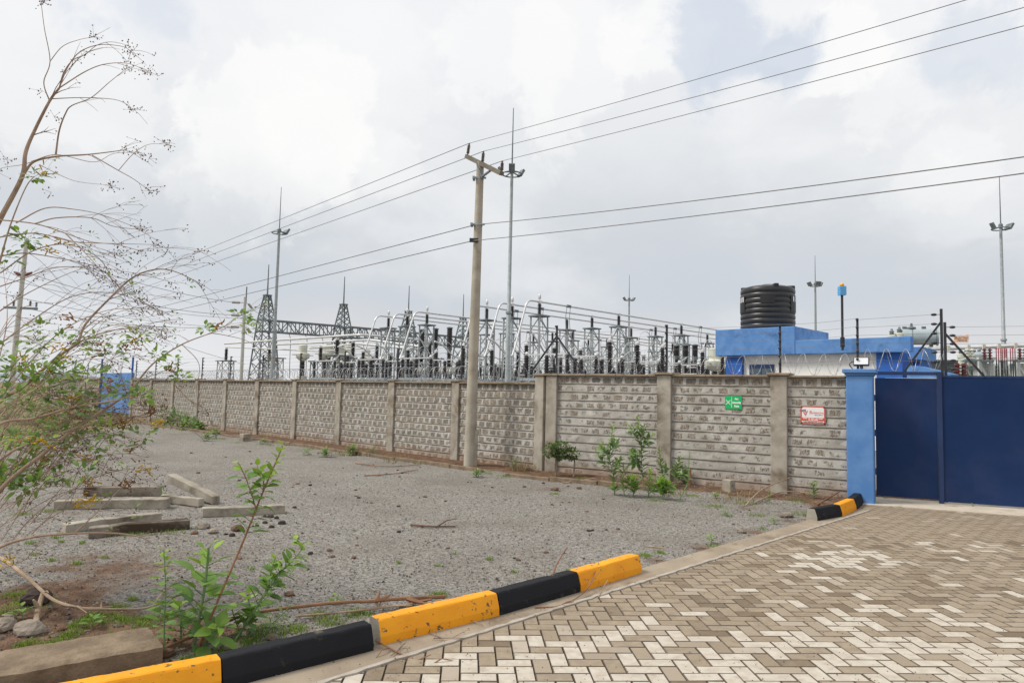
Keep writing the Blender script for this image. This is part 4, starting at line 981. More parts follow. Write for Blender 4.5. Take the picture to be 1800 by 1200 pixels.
# droppers: pairs of bare wires hanging from clamps on the tubes
for base, nm2, offs in ((0.0, 'right-hand bus', (2.3, 16.0)), (QA, 'bus behind the pole', (13.0, 22.0))):
    for j, nm in rowsB:
        for q, ofs in enumerate(offs):
            b0 = P1 + W * (PH * j + base) + U * ofs; b0 = V((b0.x, b0.y, zc - .05))
            o = thing('dropper', f'pair of dropper wires, {names[q]} along the {nm} tube of the {nm2}', 'dropper wires', tuple(b0), RZ, 'dropper wires under the busbars')
            mb = MB(); mb.box(-.16, -.05, -.02, .16, .05, .12); mb.build('tube_clamp', M['galv_dark'], o)
            for s_ in (-1, 1):
                mb = MB(); mb.tube(smooth_path([(s_ * .14, 0, 0), (s_ * .16, 0.05, -0.9), (s_ * .12 - .1, -.4, -2.0), (s_ * .1 - .3, -1.6, -2.9)], 6), 0.016, 5); mb.build('wire', M['wire'], o)
# low supports and the low cranked tubes
zlow = 5.15
T1 = [PZ(395, 604, 61), PZ(632, 588, 46), PZ(765, 599, 48)]
T2 = [PZ(478, 606, 60), PZ(651, 597, 48.5), PZ(752, 611, 46.5)]
T3 = [PZ(545, 612, 58), PZ(630, 604, 50.5), PZ(738, 614, 46.8)]
for k, (T, nm) in enumerate(((T1, 'longest'), (T2, 'middle'), (T3, 'shortest'))):
    a, b, c__ = T; da = unit(a - b); db = unit(c__ - b)
    busbar('busbar_tube', f'{nm} of the three low cranked white tubes left of the concrete pole', [a] + smooth_path([b + da * .6, b + da * .12 + db * .12, b + db * .6], 5) + [c__], 0.075)
for k, (x0_, y0_, x1_, y1_, za, zb_) in enumerate(((402, 610, 560, 617, 64, 56), (548, 609, 640, 604, 60, 52), (565, 617, 660, 611, 58, 50), (590, 622, 690, 622, 57, 52))):
    busbar('busbar_tube', ['lowest thin white tube at the far end of the yard', 'upper thin white tube beside the cream transformers', 'middle thin white tube beside the cream transformers', 'lower thin white tube beside the cream transformers'][k], [PZ(x0_, y0_, za), PZ(x1_, y1_, zb_)], 0.055)
lowsup = support(3.75, 4.85, 1.1, 3, 0.17, False, True); fl_ = [True]
for k, (px, py, z_, lab) in enumerate([(592, 626, 48, 'wide'), (620, 630, 50, 'wide'), (662, 633, 52, 'wide'), (563, 636, 55, 'wide'), (482, 630, 57, 'wide'), (473, 634, 62, 'wide'), (397, 635, 64, 'wide'), (755, 631, 46, 'wide')]):
    p = PZ(px, py, z_); lb = ['X-braced low bus support with the tallest black insulator left of the concrete pole', 'X-braced low bus support just right of the tallest black insulator', 'X-braced low bus support under the lower bend of the white tubes', 'X-braced low bus support beside the cream current transformer', 'X-braced low bus support in front of the tall lighting mast', 'X-braced low bus support at the foot of the left gantry tower', 'lone X-braced low bus support farthest along the low wall', 'X-braced low bus support under the black breaker poles'][k]
    put(lowsup, fl_, (p.x, p.y, p.z - 3.75), lb)
# circuit breakers: three heavy poles on one frame
def breaker(label, loc, hb, up, lo, r, pitch):
    o = thing('circuit_breaker', label, 'circuit breaker', loc, frame_rot(-W), 'three pole circuit breakers')
    mb = MB()
    for s_ in (-1.25, 1.25):
        for y in (-.3, .3): mb.bar((s_ * pitch, y, 0), (s_ * pitch, y, hb - .45), .1)
        mb.bar((s_ * pitch, -.3, 0.2), (s_ * pitch, .3, hb - .6), .05)
    mb.box(-1.4 * pitch, -.34, hb - .45, 1.4 * pitch, .34, hb - .3); mb.build('support_frame', M['galv'], o)
    mb = MB(); mb.box(-1.2 * pitch, -.32, hb - .298, 1.2 * pitch, .32, hb - 0.02); mb.build('mechanism_box', M['cream'], o, bevel=.02)
    for k in (-1, 0, 1):
        mb = MB(); x = k * pitch; sheds(mb, r * .8, hb, hb + lo, 9, .7, 14, x); p = mb.build('pole_column', M['porcelain'], o)
        mb = MB(); sheds(mb, r, hb + lo + .16, hb + lo + up, 11, .8, 14, x); mb.build('interrupter', M['porcelain'], p)
        mb = MB(); mb.lathe([(r * .9, hb + lo + .001), (r * .95, hb + lo + .159)], 14, Matrix.Translation((x, 0, 0))); mb.lathe([(r * 1.05, hb + lo + up + .001), (r * 1.05, hb + lo + up + .06), (r * .4, hb + lo + up + .1)], 14, Matrix.Translation((x, 0, 0)))
        mb.build('terminal_flange', M['galv_dark'], p)
    return o
c1 = PZ(764, 645, 45.3); t1_ = PZ(764, 579, 45.3).z; m1 = PZ(764, 617, 45.3).z
breaker('three pole black circuit breaker standing just left of the concrete pole', (c1.x, c1.y, 0), c1.z, t1_ - m1, m1 - c1.z, 0.19, 1.38)
c2 = PZ(1205, 656, 42); t2_ = PZ(1205, 608, 42).z; m2 = PZ(1205, 632, 42).z
breaker('three pole black circuit breaker near the blue guard house fascia', (c2.x, c2.y, 0), c2.z, t2_ - m2, m2 - c2.z, 0.19, 0.62)
# instrument transformers with cream heads
def ct(label):
    o = thing('current_transformer', label, 'current transformer', (0, 0, 0), RZ, 'cream headed current transformers')
    mb = MB(); lattice(mb, .7, .6, 0, 2.2, 3, .06, .035, True); mb.box(-.36, -.36, 2.2, .36, .36, 2.26); mb.build('lattice_frame', M['galv'], o)
    mb = MB(); mb.box(-.3, -.3, 2.262, .3, .3, 2.6); mb.build('base_box', M['cream'], o, bevel=.02)
    mb = MB(); sheds(mb, .24, 2.602, 3.75, 9, .62, 14); mb.build('insulator', M['porcelain'], o)
    mb = MB(); mb.lathe([(.2, 3.752), (.5, 4.0), (.52, 4.05), (.52, 4.3), (.36, 4.36), (.33, 4.4), (.33, 4.95), (.28, 5.0), (.05, 5.02)], 20); mb.build('cream_head', M['cream'], o, smooth='auto')
    mb = MB(); mb.bar((-.9, 0, 4.2), (.9, 0, 4.2), .07); mb.build('terminal_bar', M['alu'], o)
    return o
ctp = ct(''); fc = [True]
for k, (px, py, z_) in enumerate([(533, 606, 55), (571, 606, 60), (579, 604, 66), (598, 607, 53), (644, 614, 57), (612, 608, 62), (1257, 612, 38), (1287, 626, 44)]):
    p = PZ(px, py, z_)
    lb = ['cream headed current transformer standing alone under the gantry beam', 'cream headed current transformer behind the thin white tubes, third from the pole', 'rearmost cream headed current transformer under the gantry beam', 'cream headed current transformer hidden behind the tallest black insulator', 'smaller looking cream current transformer below the white tube bend', 'cream headed current transformer between the tall insulators', 'cream headed current transformer touching the blue guard house fascia', 'cream headed current transformer half hidden under the blue fascia'][k]
    q = put(ctp, fc, (p.x, p.y, p.z - 5.0), lb)
# small post insulators and isolators in the equipment bays
def isol():
    o = thing('isolator', '', 'isolator', (0, 0, 0), RZ, 'isolators on low frames')
    mb = MB()
    for x in (-1.05, 1.05): lattice2(mb, x)
    mb.box(-1.5, -.13, 2.1, 1.5, .13, 2.22); mb.box(-1.5, -.6, 2.0, -1.38, .6, 2.1); mb.box(1.38, -.6, 2.0, 1.5, .6, 2.1); mb.build('support_frame', M['galv'], o)
    for x in (-1.2, 0, 1.2):
        mb = MB(); sheds(mb, .125, 2.222, 3.2, 8, .62, 10, x); mb.build('insulator', M['porcelain'], o)
    mb = MB(); mb.bar((-1.3, 0, 3.26), (1.3, 0, 3.26), .06); mb.ball((-1.2, 0, 3.3), .1); mb.ball((1.2, 0, 3.3), .1); mb.bar((-1.2, 0, 3.3), (-1.6, 0, 3.55), .04); mb.build('switch_blade', M['alu'], o)
    return o
def lattice2(mb, x):
    w_ = .32
    for sx in (-1, 1):
        for sy in (-1, 1): mb.bar((x + sx * w_, sy * w_, 0), (x + sx * w_, sy * w_, 2.1), .06)
    for b in range(3):
        z0 = .7 * b; z1 = z0 + .7
        for sy in (-1, 1):
            mb.bar((x - w_, sy * w_, z0), (x + w_, sy * w_, z1), .035); mb.bar((x + w_, sy * w_, z0), (x - w_, sy * w_, z1), .035)
        for sx in (-1, 1): mb.bar((x + sx * w_, -w_, z0), (x + sx * w_, w_, z1), .035)
isp = isol(); fi = [True]; 
rowlab = ['front', 'second', 'third', 'fourth', 'fifth', 'sixth']
for r_, bb in enumerate((-3.6, 5.6, 14.8, 19.0, 9.8)):
    for k, aa in enumerate((-3.4, -1.45, .5, 3.6, 5.5, 7.4, 10.4, 12.3, 14.2, 17.5, 19.4)):
        p = P1 + U * aa + W * bb; px = proj((p.x, p.y, 3))[0]
        if px > 1300 or px < 560: continue
        put(isp, fi, tuple(p), f'three insulator isolator, {names[k]} from the wall in the {rowlab[r_]} isolator row')
        isp.rotation_euler = (0, 0, frame_rot(W))
def arrester():
    o = thing('surge_arrester', '', 'surge arrester', (0, 0, 0), RZ, 'slim surge arresters')
    mb = MB(); lattice(mb, .42, .36, 0, 2.35, 4, .05, .03, True); mb.box(-.24, -.24, 2.35, .24, .24, 2.41); mb.build('lattice_frame', M['galv'], o)
    mb = MB(); sheds(mb, .13, 2.412, 3.75, 12, .6, 10); mb.build('insulator', M['porcelain'], o)
    mb = MB(); mb.lathe([(.12, 3.752), (.12, 3.85), (.04, 3.9)], 10); mb.tube(smooth_path([(0, 0, 3.9), (.3, 0, 4.3), (.9, .1, 4.4), (1.5, .2, 4.1)], 5), .018, 5); mb.build('terminal', M['alu'], o)
    return o
arp = arrester(); fr = [True]
for r_, bb in enumerate((-6.4, 2.8, 11.8, 16.6, -1.6, 7.4)):
    for k, aa in enumerate((-2.6, -.6, 1.4, 5.0, 7.0, 9.0, 12.2, 14.2, 16.2)):
        p = P1 + U * aa + W * bb; px = proj((p.x, p.y, 3))[0]
        if px > 1290 or px < 600: continue
        put(arp, fr, tuple(p), f'slim black surge arrester, {names[k]} from the wall in the {rowlab[r_]} arrester row')
# slack wires sagging between the low equipment
rw_ = random.Random(21)
for k in range(14):
    aa = rw_.uniform(-2, 14); bb = rw_.choice((-3.6, 2.8, 5.6)); a = P1 + U * aa + W * bb; b = a + W * rw_.uniform(4, 9); z0 = rw_.uniform(3.1, 3.9); z1 = rw_.uniform(3.2, 4.4)
    pts = [a + (b - a) * (q / 10) + V((0, 0, z0 + (z1 - z0) * q / 10 - .5 * 4 * (q / 10) * (1 - q / 10))) for q in range(11)]
    mb = MB(); mb.tube(pts, .018, 4); tag(mb.build('jumper_wire', M['wire']), 'thin slack jumper wire between the low black insulators', 'wire', 'slack jumper wires')
# gantry
def tower(px, py, Z, spike, label):
    p = PZ(px, py, Z); h = p.z; sp_ = PZ(px, spike, Z).z
    o = thing('gantry_tower', label, 'lattice tower', (p.x, p.y, 0), RZ, 'lattice gantry towers')
    mb = MB(); zb1 = h * .775; lattice(mb, 2.2, 1.1, 0, zb1, 6, .10, .055, True); lattice(mb, 1.1, .42, zb1, h, 4, .09, .05, True)
    for z, w_ in ((zb1, 1.12), (zb1 - 1.0, 1.28)):
        for i in range(4):
            a = V(((-1, 1, 1, -1)[i] * w_ / 2, (-1, -1, 1, 1)[i] * w_ / 2, z)); b = V(((1, 1, -1, -1)[i] * w_ / 2, (-1, 1, 1, -1)[i] * w_ / 2, z)); mb.bar(a, b, .09)
    mb.box(-.3, -.3, h, .3, .3, h + .1); mb.build('lattice_frame', M['galv_dark'], o)
    mb = MB(); mb.tube([(0, 0, h + .12), (0, 0, sp_)], [.07, .035], 6); mb.build('lightning_spike', M['galv_dark'], o)
    return V((p.x, p.y, 0)), zb1
tw = [tower(470, 520, 62, 465, 'lattice gantry tower with spike beside the tall lighting mast'), tower(604, 536, 66.5, 486, 'lattice gantry tower with spike at the other end of the clear gantry beam'), tower(718, 548, 71.5, 502, 'lattice gantry tower behind the tall bus supports, next left of the concrete pole'), tower(814, 560, 77, 517, 'farthest lattice gantry tower, mostly hidden beside the concrete pole')]
def beam(A, B, z, label):
    d_ = B - A; L = d_.length - 1.1; o = thing('gantry_beam', label, 'lattice beam', tuple(A + d_ * (.55 / d_.length)), frame_rot(d_), 'lattice gantry beams')
    mb = MB(); n_ = 8; 
    for y in (-.45, .45):
        for zz in (z - 1.0, z): mb.bar((0, y, zz), (L, y, zz), .11)
        for k in range(n_):
            x0 = L * k / n_; xb_ = L * (k + 1) / n_
            mb.bar((x0, y, z - 1.0), (x0, y, z), .07)
            if k % 2: mb.bar((x0, y, z - 1.0), (xb_, y, z), .07)
            else: mb.bar((x0, y, z), (xb_, y, z - 1.0), .07)
    for k in range(n_ + 1):
        x0 = L * k / n_; mb.bar((x0, -.45, z), (x0, .45, z), .06); mb.bar((x0, -.45, z - 1), (x0, .45, z - 1), .06)
    mb.build('lattice_frame', M['galv_dark'], o)
    for k in range(3):
        x0 = L * (.25 + .25 * k); mb = MB(); mb.tube([(x0, 0, z - 1.0), (x0 + .1, -.2, z - 1.5), (x0 + .1, -.3, z - 5.0)], .03, 5); mb.build('hanging_conductor', M['wire'], o)
for k in range(3): beam(tw[k][0], tw[k + 1][0], tw[0][1], ['lattice gantry beam open to the sky left of the white tubes', 'lattice gantry beam between the second and third spiked towers', 'lattice gantry beam nearest the concrete pole, behind the equipment'][k])
# lighting masts
def mast(px, py, Z, tip, base_r, label, fl=((0.0, 1), (2.6, 1))):
    p = PZ(px, py, Z); tz = PZ(px, tip, Z).z; h = p.z
    o = thing('lighting_mast', label, 'lighting mast', (p.x, p.y, 0), 0.3, 'tall lighting masts')
    mb = MB(); mb.tube([(0, 0, 0), (0, 0, h * .45), (0, 0, h * .452), (0, 0, h)], [base_r, base_r * .85, base_r * .72, base_r * .55], 12)
    mb.lathe([(base_r * 1.2, h * .447), (base_r * 1.2, h * .456)], 12); mb.build('pole', M['galv'], o, smooth='auto')
    mb = MB(); n_ = 16; R_ = .40
    mb.tube([(R_ * math.cos(2 * PI * k / n_), R_ * math.sin(2 * PI * k / n_), h - .15) for k in range(n_ + 1)], .028, 6)
    for k in range(4): w_ = PI * k / 2 + .4; mb.bar((0, 0, h - .05), (R_ * math.cos(w_), R_ * math.sin(w_), h - .15), .04)
    mb.lathe([(base_r * .9, h - .1), (base_r * .9, h + .05), (.06, h + .12)], 10); mb.build('ring_frame', M['galv_dark'], o)
    for a, s_ in fl:
        Mx = Matrix.Translation((R_ * 1.12 * math.cos(a), R_ * 1.12 * math.sin(a), h - .02)) @ Matrix.Rotation(a, 4, 'Z') @ Matrix.Rotation(.55, 4, 'Y')
        mb = MB(); mb.box(-.05, -.2 * s_, -.16, .05, .2 * s_, .16, Mx); mb.bar((R_ * math.cos(a), R_ * math.sin(a), h - .15), (R_ * 1.12 * math.cos(a), R_ * 1.12 * math.sin(a), h - .05), .05); mb.build('floodlight', M['galv_dark'], o)
    mb = MB(); mb.tube([(0, 0, h + .1), (0, 0, tz)], [.032, .016], 6); mb.build('lightning_spike', M['galv_dark'], o)
mast(491, 405, 39.6, 329, .125, 'tall grey lighting mast with spike between the shrub and the concrete pole', ((0.2, 1), (0.7, 1)))
mast(900, 300, 28.0, 190, .108, 'tallest looking grey lighting mast just right of the concrete pole', ((0.3, .6), (2.8, .6), (4.4, .6)))
mast(1759, 397, 35.0, 311, .115, 'grey lighting mast rising behind the transformers above the sliding gate', ((-.2, 1.1), (3.0, .5)))
mast(1106, 525, 64, 483, .13, 'distant thin lighting mast behind the right-hand bus', ((0.1, 1), (3.0, 1)))
mast(1433, 499, 54, 449, .13, 'distant lighting mast seen past the black water tank', ((0.1, 1.2), (2.9, 1.2), (4.5, 1)))
# transformers behind the gate
def cyl(mb, a, b, r, n=20):
    d_ = V(b) - V(a); Mx = Matrix.Translation(a) @ d_.to_track_quat('Z', 'Y').to_matrix().to_4x4(); L = d_.length
    mb.lathe([(r * .9, 0), (r, .04), (r, L - .04), (r * .9, L)], n, Mx)
def transformer(label, Z, p0, p1, rad, body, zt):
    A = PZ(p0[0], p0[1], Z); B = PZ(p1[0], p1[1], Z - .5); o = thing('power_transformer', label, 'transformer', (A.x, A.y, 0), 0, 'grey power transformers')
    b = B - V((A.x, A.y, 0)); a = V((0, 0, A.z))
    mb = MB(); cyl(mb, a, b, rad); mb.lathe([(rad * 1.1, 0), (rad * 1.1, .06)], 20, Matrix.Translation(b) @ (b - a).to_track_quat('Z', 'Y').to_matrix().to_4x4()); c = mb.build('conservator', M['tgrey'], o, smooth='auto')
    mb = MB(); m_ = a.lerp(b, .3); mb.lathe([(.16, 0), (.16, .06), (.05, .1), (.04, .22)], 10, Matrix.Translation(m_ + V((0, 0, rad)))); 
    for k in (.1, .65): q = a.lerp(b, k); mb.box(q.x - .07, q.y - .04, q.z + rad - .02, q.x + .07, q.y + .04, q.z + rad + .09)
    q = a.lerp(b, .31); mb.lathe([(rad * 1.012, -.02), (rad * 1.012, .02)], 20, Matrix.Translation(q) @ (b - a).to_track_quat('Z', 'Y').to_matrix().to_4x4()); mb.build('fittings', M['galv_dark'], c)
    bx0, bx1 = body; mb = MB(); mb.box(bx0, .2, .4, bx1, 1.9, zt); mb.box(bx0 - .1, .1, zt + .001, bx1 + .1, 2.0, zt + .09); mb.build('tank', M['galv_dark'], o)
    mb = MB(); nf = 7
    for k in range(nf):
        x = bx1 + .12 + k * .17; mb.box(x, -.1 + .01 * k, .6, x + .09, 1.5, zt - .12)
    mb.box(bx1, .5, zt - .3, bx1 + nf * .17, .7, zt - .2); mb.build('radiator_fins', M['tlight'], o, bevel=.015)
    for k in (.12, .85): q = a.lerp(b, k); mb = MB(); mb.bar((q.x, q.y, zt), (q.x, q.y, q.z - rad), .1); mb.build('conservator_leg', M['galv_dark'], o)
    for k in range(3):
        x = -.35 + .3 * k; mb = MB(); zz = A.z - .1 + .08 * (k == 1); mb.lathe([(.12, zz - .9), (.12, zz - .1), (.17, zz - .05), (.17, zz + .12), (.1, zz + .16)], 12, Matrix.Translation((x - .1, -.15, 0))); bsh = mb.build('bushing', M['cream'], o)
        mb = MB(); mb.lathe([(.06, zz + .161), (.10, zz + .2), (.06, zz + .24), (.10, zz + .28), (.06, zz + .32), (.03, zz + .4)], 10, Matrix.Translation((x - .1, -.15, 0))); mb.build('terminal_cap', M['galv_dark'], bsh)
    return A
transformer('large grey transformer with raised cylinder conservator behind the guard house', 28, (1584, 592), (1646, 592), .315, (1.2, 2.2), PZ(1660, 636, 28).z)
transformer('second grey transformer, lower and farther off, above the sliding gate', 38, (1700, 624.5), (1733, 624.5), .21, (.3, 1.2), PZ(1720, 634, 38).z)
# cable frame in light grey with slanting braces, insulators, red terminations and white duct
def cframe(px0, px1, py, Z, label):
    a = PZ(px0, py, Z); b = PZ(px1, py, Z); L = b.x - a.x; o = thing('braced_support', label, 'steel frame', (a.x, a.y, 0), 0.0, 'light grey cable frames'); z = a.z
    mb = MB()
    for y in (0, .9):
        for x in (0, L): mb.bar((x, y, 0), (x, y, z - .001), .11)
        mb.bar((.06, y, z - .3), (L - .06, y, z - .95), .09); mb.bar((L - .06, y, z - .95), (.06, y, z - 1.6), .09)
    mb.box(-.1, -.12, z, L + .1, 1.05, z + .1); mb.build('braced_legs', M['tlight'], o)
    mb = MB()
    for k in range(5): mb.box(.25 + L * .16 * k, .25, 0.3, .33 + L * .16 * k, .8, z - .12)
    mb.build('louvre_plates', M['tlight'], o)
cframe(1722, 1742, 632, 27, 'light grey braced steel frame behind the sliding gate'); cframe(1789, 1815, 632, 27, 'light grey braced steel frame cut by the edge of the photo')
za = 26.5
d0 = PZ(1618, 614, za + 1); d1 = PZ(1840, 605.5, za); mb = MB(); mb.tube([d0, d1], .075, 14)
o = thing('bus_duct', 'thick white tube running level above the sliding gate', 'tube'); mb.build('tube', M['alu'], o, smooth='auto')
for k in (.06, .22, .38, .5, .62, .75): mb = MB(); q = d0.lerp(d1, k); mb.bar(q - V((.05, 0, 0)), q + V((.05, 0, 0)), .2); mb.build('joint_band', M['cream'], o)
for k, (px, mt, lab) in enumerate(((1704, 'cream', 'cream'), (1735, 'redbrown', 'dark red'), (1797, 'redbrown', 'last dark red'))):
    p = PZ(px, 612, za); o = thing('hanging_insulator', f'{lab} ribbed insulators hanging under the thick white tube', 'insulator', (p.x, p.y, p.z), 0, 'ribbed insulators under the white tube')
    for x in (-.1, .1):
        mb = MB(); sheds(mb, .085, -.42, 0.0, 4, .45, 10, x); mb.build('insulator', M[mt], o)
    mb = MB(); mb.box(-.2, -.08, -.52, .2, .08, -.43); mb.build('foot_plate', M['galv_dark'], o)
for k, px in enumerate((1755, 1765.5, 1780)):
    p = PZ(px, 613, za); z1 = PZ(px, 634, za).z; o = thing('cable_termination', ['set of red cable terminations beside the mast foot', 'set of red cable terminations right of the mast foot', 'set of red cable terminations nearest the edge of the photo'][k], 'cable termination', (p.x, p.y, 0), 0, 'red cable terminations')
    for x in (-.085, 0.0, .085):
        mb = MB(); sheds(mb, .026, z1, p.z + .02, 7, .5, 8, x); mb.build('red_termination', M['red'], o)
        mb = MB(); mb.tube([(x, 0, z1 - .002), (x, 0, 0.3)], .02, 7); mb.build('cable', M['black_steel'], o)
rc = PZ(1692, 650, 27); o = thing('ribbed_bushing', 'dark red ribbed bushings low behind the sliding gate', 'bushing', (rc.x, rc.y, 0))
for x in (-.2, .05):
    mb = MB(); sheds(mb, .13, rc.z - .35, rc.z + .25, 5, .55, 10, x); mb.build('insulator', M['redbrown'], o)
mb = MB(); mb.box(-.45, -.2, .2, .35, .2, rc.z - .352); mb.build('box', M['tlight'], o)
# ------------------------------------------------------------------ power poles and overhead lines
pb = G(825, 823); pt_ = PZ(844.5, 285, pb.y); lean = V((pt_.x - pb.x, 0, 0)); H = pt_.z
pole = thing('power_pole', 'weathered concrete power pole with slanting crossarm in front of the low stone wall', 'power pole', (pb.x, pb.y, 0))
mb = MB(); N = 14; mb.tube([(lean.x * k / N, 0, -0.1 + (H + .1) * k / N) for k in range(N + 1)], [0.122 - 0.045 * k / N for k in range(N + 1)], 18); mb.build('shaft', M['polewood'], pole, smooth='auto')
mb = MB(); mb.box(0.085, -.07, 0.05, 0.155, .05, 0.78); mb.build('side_plate', M['concpost'], pole, bevel=.008)
Yp = pb.y - 0.12
def pl(px, py, dy=0.0): q = PZ(px, py, Yp + dy); return q - V((pb.x, pb.y, 0))
aL, aR = pl(820, 275, .45), pl(881, 305, -.45)
mb = MB(); mb.bar(aL, aR, .085, .085); mb.build('crossarm', M['arm'], pole)
mb = MB(); mid = pl(847, 311); mb.bar(pl(838, 285, .1), mid, .045, .03); mb.bar(pl(866, 297, -.25), mid, .045, .03); mb.build('arm_brace', M['galv_dark'], pole)
def band(px, py, r=.1):
    q = pl(px, py); mb = MB(); c0 = V((lean.x * (q.z / H), 0, q.z)); mb.lathe([(r, -.03), (r, .03)], 16, Matrix.Translation(c0)); mb.bar(c0 + V((-r - .05, -.06, 0)), c0 + V((r + .05, -.06, 0)), .035); mb.bar(c0 + V((-r - .04, -.1, .0)), c0 + V((-r - .04, .1, 0)), .05); mb.build('clamp_band', M['galv'], pole)
band(843, 311, .084); band(838, 393, .092)
q = pl(832, 422); mb = MB(); mb.box(-.16 + lean.x * q.z / H, -.13, q.z - .04, .02 + lean.x * q.z / H, -.08, q.z + .04); mb.build('hook', M['black_steel'], pole)
tops = []
for k, (p0, p1) in enumerate((((822, 272), (825, 252)), ((848, 286), (850, 266)), ((882, 302), (883, 283)))):
    a = pl(*p0, (.42, 0, -.42)[k]); b = pl(*p1, (.42, 0, -.42)[k]); d_ = b - a; Mx = Matrix.Translation(a) @ d_.to_track_quat('Z', 'Y').to_matrix().to_4x4(); L = d_.length
    mb = MB(); pr = [(.018, -.06), (.018, .02)]
    for s_ in range(6): z = .03 + (L - .07) * s_ / 6; pr += [(.021, z), (.036, z + .007), (.036, z + .013), (.021, z + .02)]
    pr += [(.016, L - .035), (.022, L - .03), (.018, L)]
    mb.lathe(pr, 12, Mx); mb.build('pin_insulator', M['brown_porcelain'], pole); tops.append(b + V((pb.x, pb.y, 0)))
def span(a, b, sag, n=40): return [a + (b - a) * (k / n) - V((0, 0, 4 * sag * (k / n) * (1 - k / n))) for k in range(n + 1)]
RDIR = unit((0.705, -0.709, 0)); LDIR = unit((-0.66, 0.75, 0))
lineg = 'overhead conductors on the concrete pole'
def tune(a, px, py, dirv, L):
    # sag of a level span of length L from a towards dirv so that it passes the surveyed sight line
    lo, hi = 0.0, L
    f = lambda s_: proj(a + dirv * s_)[0]
    s_ = 0.1
    while s_ < L and (f(s_) - px) * (1 if dirv.y < 0 else -1) < 0 and (a + dirv * s_).y > 1: s_ += 0.02
    p = a + dirv * s_; z = PZ(px, py, p.y).z; u = s_ / L
    return max(0.02, (a.z - z) / (4 * u * (1 - u)))
nm = ['upper', 'middle', 'lower']
for k, (R_, L_) in enumerate((((1695, 0), (300, 437)), ((1800, 12), (310, 458)), ((1800, 45), (318, 470)))):
    a = tops[k]; s_ = tune(a, *R_, RDIR, 40)
    mb = MB(); mb.tube(span(a, a + RDIR * 40, s_)[:22], .0055, 5); tag(mb.build('overhead_wire', M['wire']), f'{nm[k]} pin insulator conductor passing overhead from the concrete pole', 'overhead wire', lineg)
    b = a + LDIR * 70; s2_ = tune(a, *L_, LDIR, 70)
    mb = MB(); mb.tube(span(a, b, s2_), .0075, 5); tag(mb.build('overhead_wire', M['wire']), f'{nm[k]} pin insulator conductor running off behind the straggling tree', 'overhead wire', lineg)
for k, (P_, R_, L_) in enumerate((((836, 395), (1800, 275), (300, 525)), ((832, 423), (1800, 304), (300, 547)))):
    a = PZ(P_[0], P_[1], Yp); s_ = tune(a, *R_, RDIR, 40)
    mb = MB(); mb.tube(span(a, a + RDIR * 40, s_)[:22], .0078, 6); tag(mb.build('overhead_cable', M['wire']), ['upper', 'lower'][k] + ' thick cable clamped to the concrete pole, passing overhead side', 'overhead cable', lineg)
    s2_ = tune(a, *L_, LDIR, 70); mb = MB(); mb.tube(span(a, a + LDIR * 70, s2_), .0095, 6); tag(mb.build('overhead_cable', M['wire']), ['upper', 'lower'][k] + ' thick cable clamped to the concrete pole, side behind the tree', 'overhead cable', lineg)
# pole with strain insulators behind the wall, and the distant pole behind the shrub
Zs = 52
p2 = PZ(431, 522, Zs); sp2 = thing('power_pole', 'slender concrete pole with grey strain insulators behind the low wall', 'power pole', (p2.x, p2.y, 0))
mb = MB(); mb.tube([(0, 0, 0), (0, 0, p2.z)], [.14, .10], 12); mb.build('shaft', M['palepost'], sp2)
mb = MB(); mb.tube([(.08, 0, p2.z - .4), (.08, 0, PZ(431, 504, Zs).z)], .045, 6); mb.build('top_rod', M['galv_dark'], sp2)
ends = []
for py in (532, 554.5, 575):
    z = PZ(428, py, Zs).z
    for (x0, x1_, dz) in ((-.25, -.95, .02), (.2, .55, -.4)):
        mb = MB(); a = V((x0, 0, z)); b = V((x1_, 0, z + dz)); d_ = b - a; Mx = Matrix.Translation(a) @ d_.to_track_quat('Z', 'Y').to_matrix().to_4x4(); sheds(mb, .1, .12, d_.length, 7, .7, 8); mb.v = [tuple(Mx @ V(v_)) for v_ in mb.v]; mb.bar((0, 0, z), a + d_ * .2, .05); mb.build('strain_insulator', M['grey_porcelain'], sp2)
    ends.append(V((p2.x - .95, p2.y, z + .02)))
Zf = 44
p3 = PZ(47, 420, Zf); fp = thing('power_pole', 'distant concrete pole with crossarm seen through the shrub', 'power pole', (p3.x, p3.y, 0))
mb = MB(); mb.tube([(-.35, 0, 0), (0, 0, p3.z)], [.17, .12], 12); mb.build('shaft', M['palepost'], fp)
za_ = PZ(40, 540, Zf).z; mb = MB(); mb.bar((-1.3, .3, za_), (1.15, -.3, za_ - .1), .14); mb.bar((1.1, -.3, za_), (1.1, -.3, za_ + .3), .08); mb.build('crossarm', M['galv_dark'], fp)
for x in (-.6, .6): mb = MB(); sheds(mb, .09, za_ + .07, za_ + .4, 4, .5, 8, x, -.2 * x); mb.build('pin_insulator', M['brown_porcelain'], fp)
zd = PZ(45, 485, Zf).z
for s_ in (-1, 1): mb = MB(); mb.lathe([(.02, 0), (.1, .1), (.1, .3), (.05, .5)], 8, Matrix.Translation((s_ * .12, -.1, zd)) @ Matrix.Rotation(s_ * 1.1, 4, 'Y')); mb.build('strain_insulator', M['redbrown'], fp)
for k, e_ in enumerate(ends):
    a = V((p3.x, p3.y, PZ(47, (428, 478, 540)[k], Zf).z)); mb = MB(); mb.tube(span(a, e_, .5, 24), .017, 5); tag(mb.build('overhead_wire', M['wire']), ['top', 'second', 'bottom'][k] + ' wire between the distant pole and the pole with strain insulators', 'overhead wire', 'wires between the two rear poles')
    b = V((tw[0][0].x, tw[0][0].y, 7.0 + .6 * (2 - k))); mb = MB(); mb.tube(span(e_ + V((1.5, 0, -.4)), b, .3, 10), .017, 5); tag(mb.build('overhead_wire', M['wire']), ['top', 'second', 'bottom'][k] + ' wire from the pole with strain insulators to the gantry', 'overhead wire', 'wires between the two rear poles')
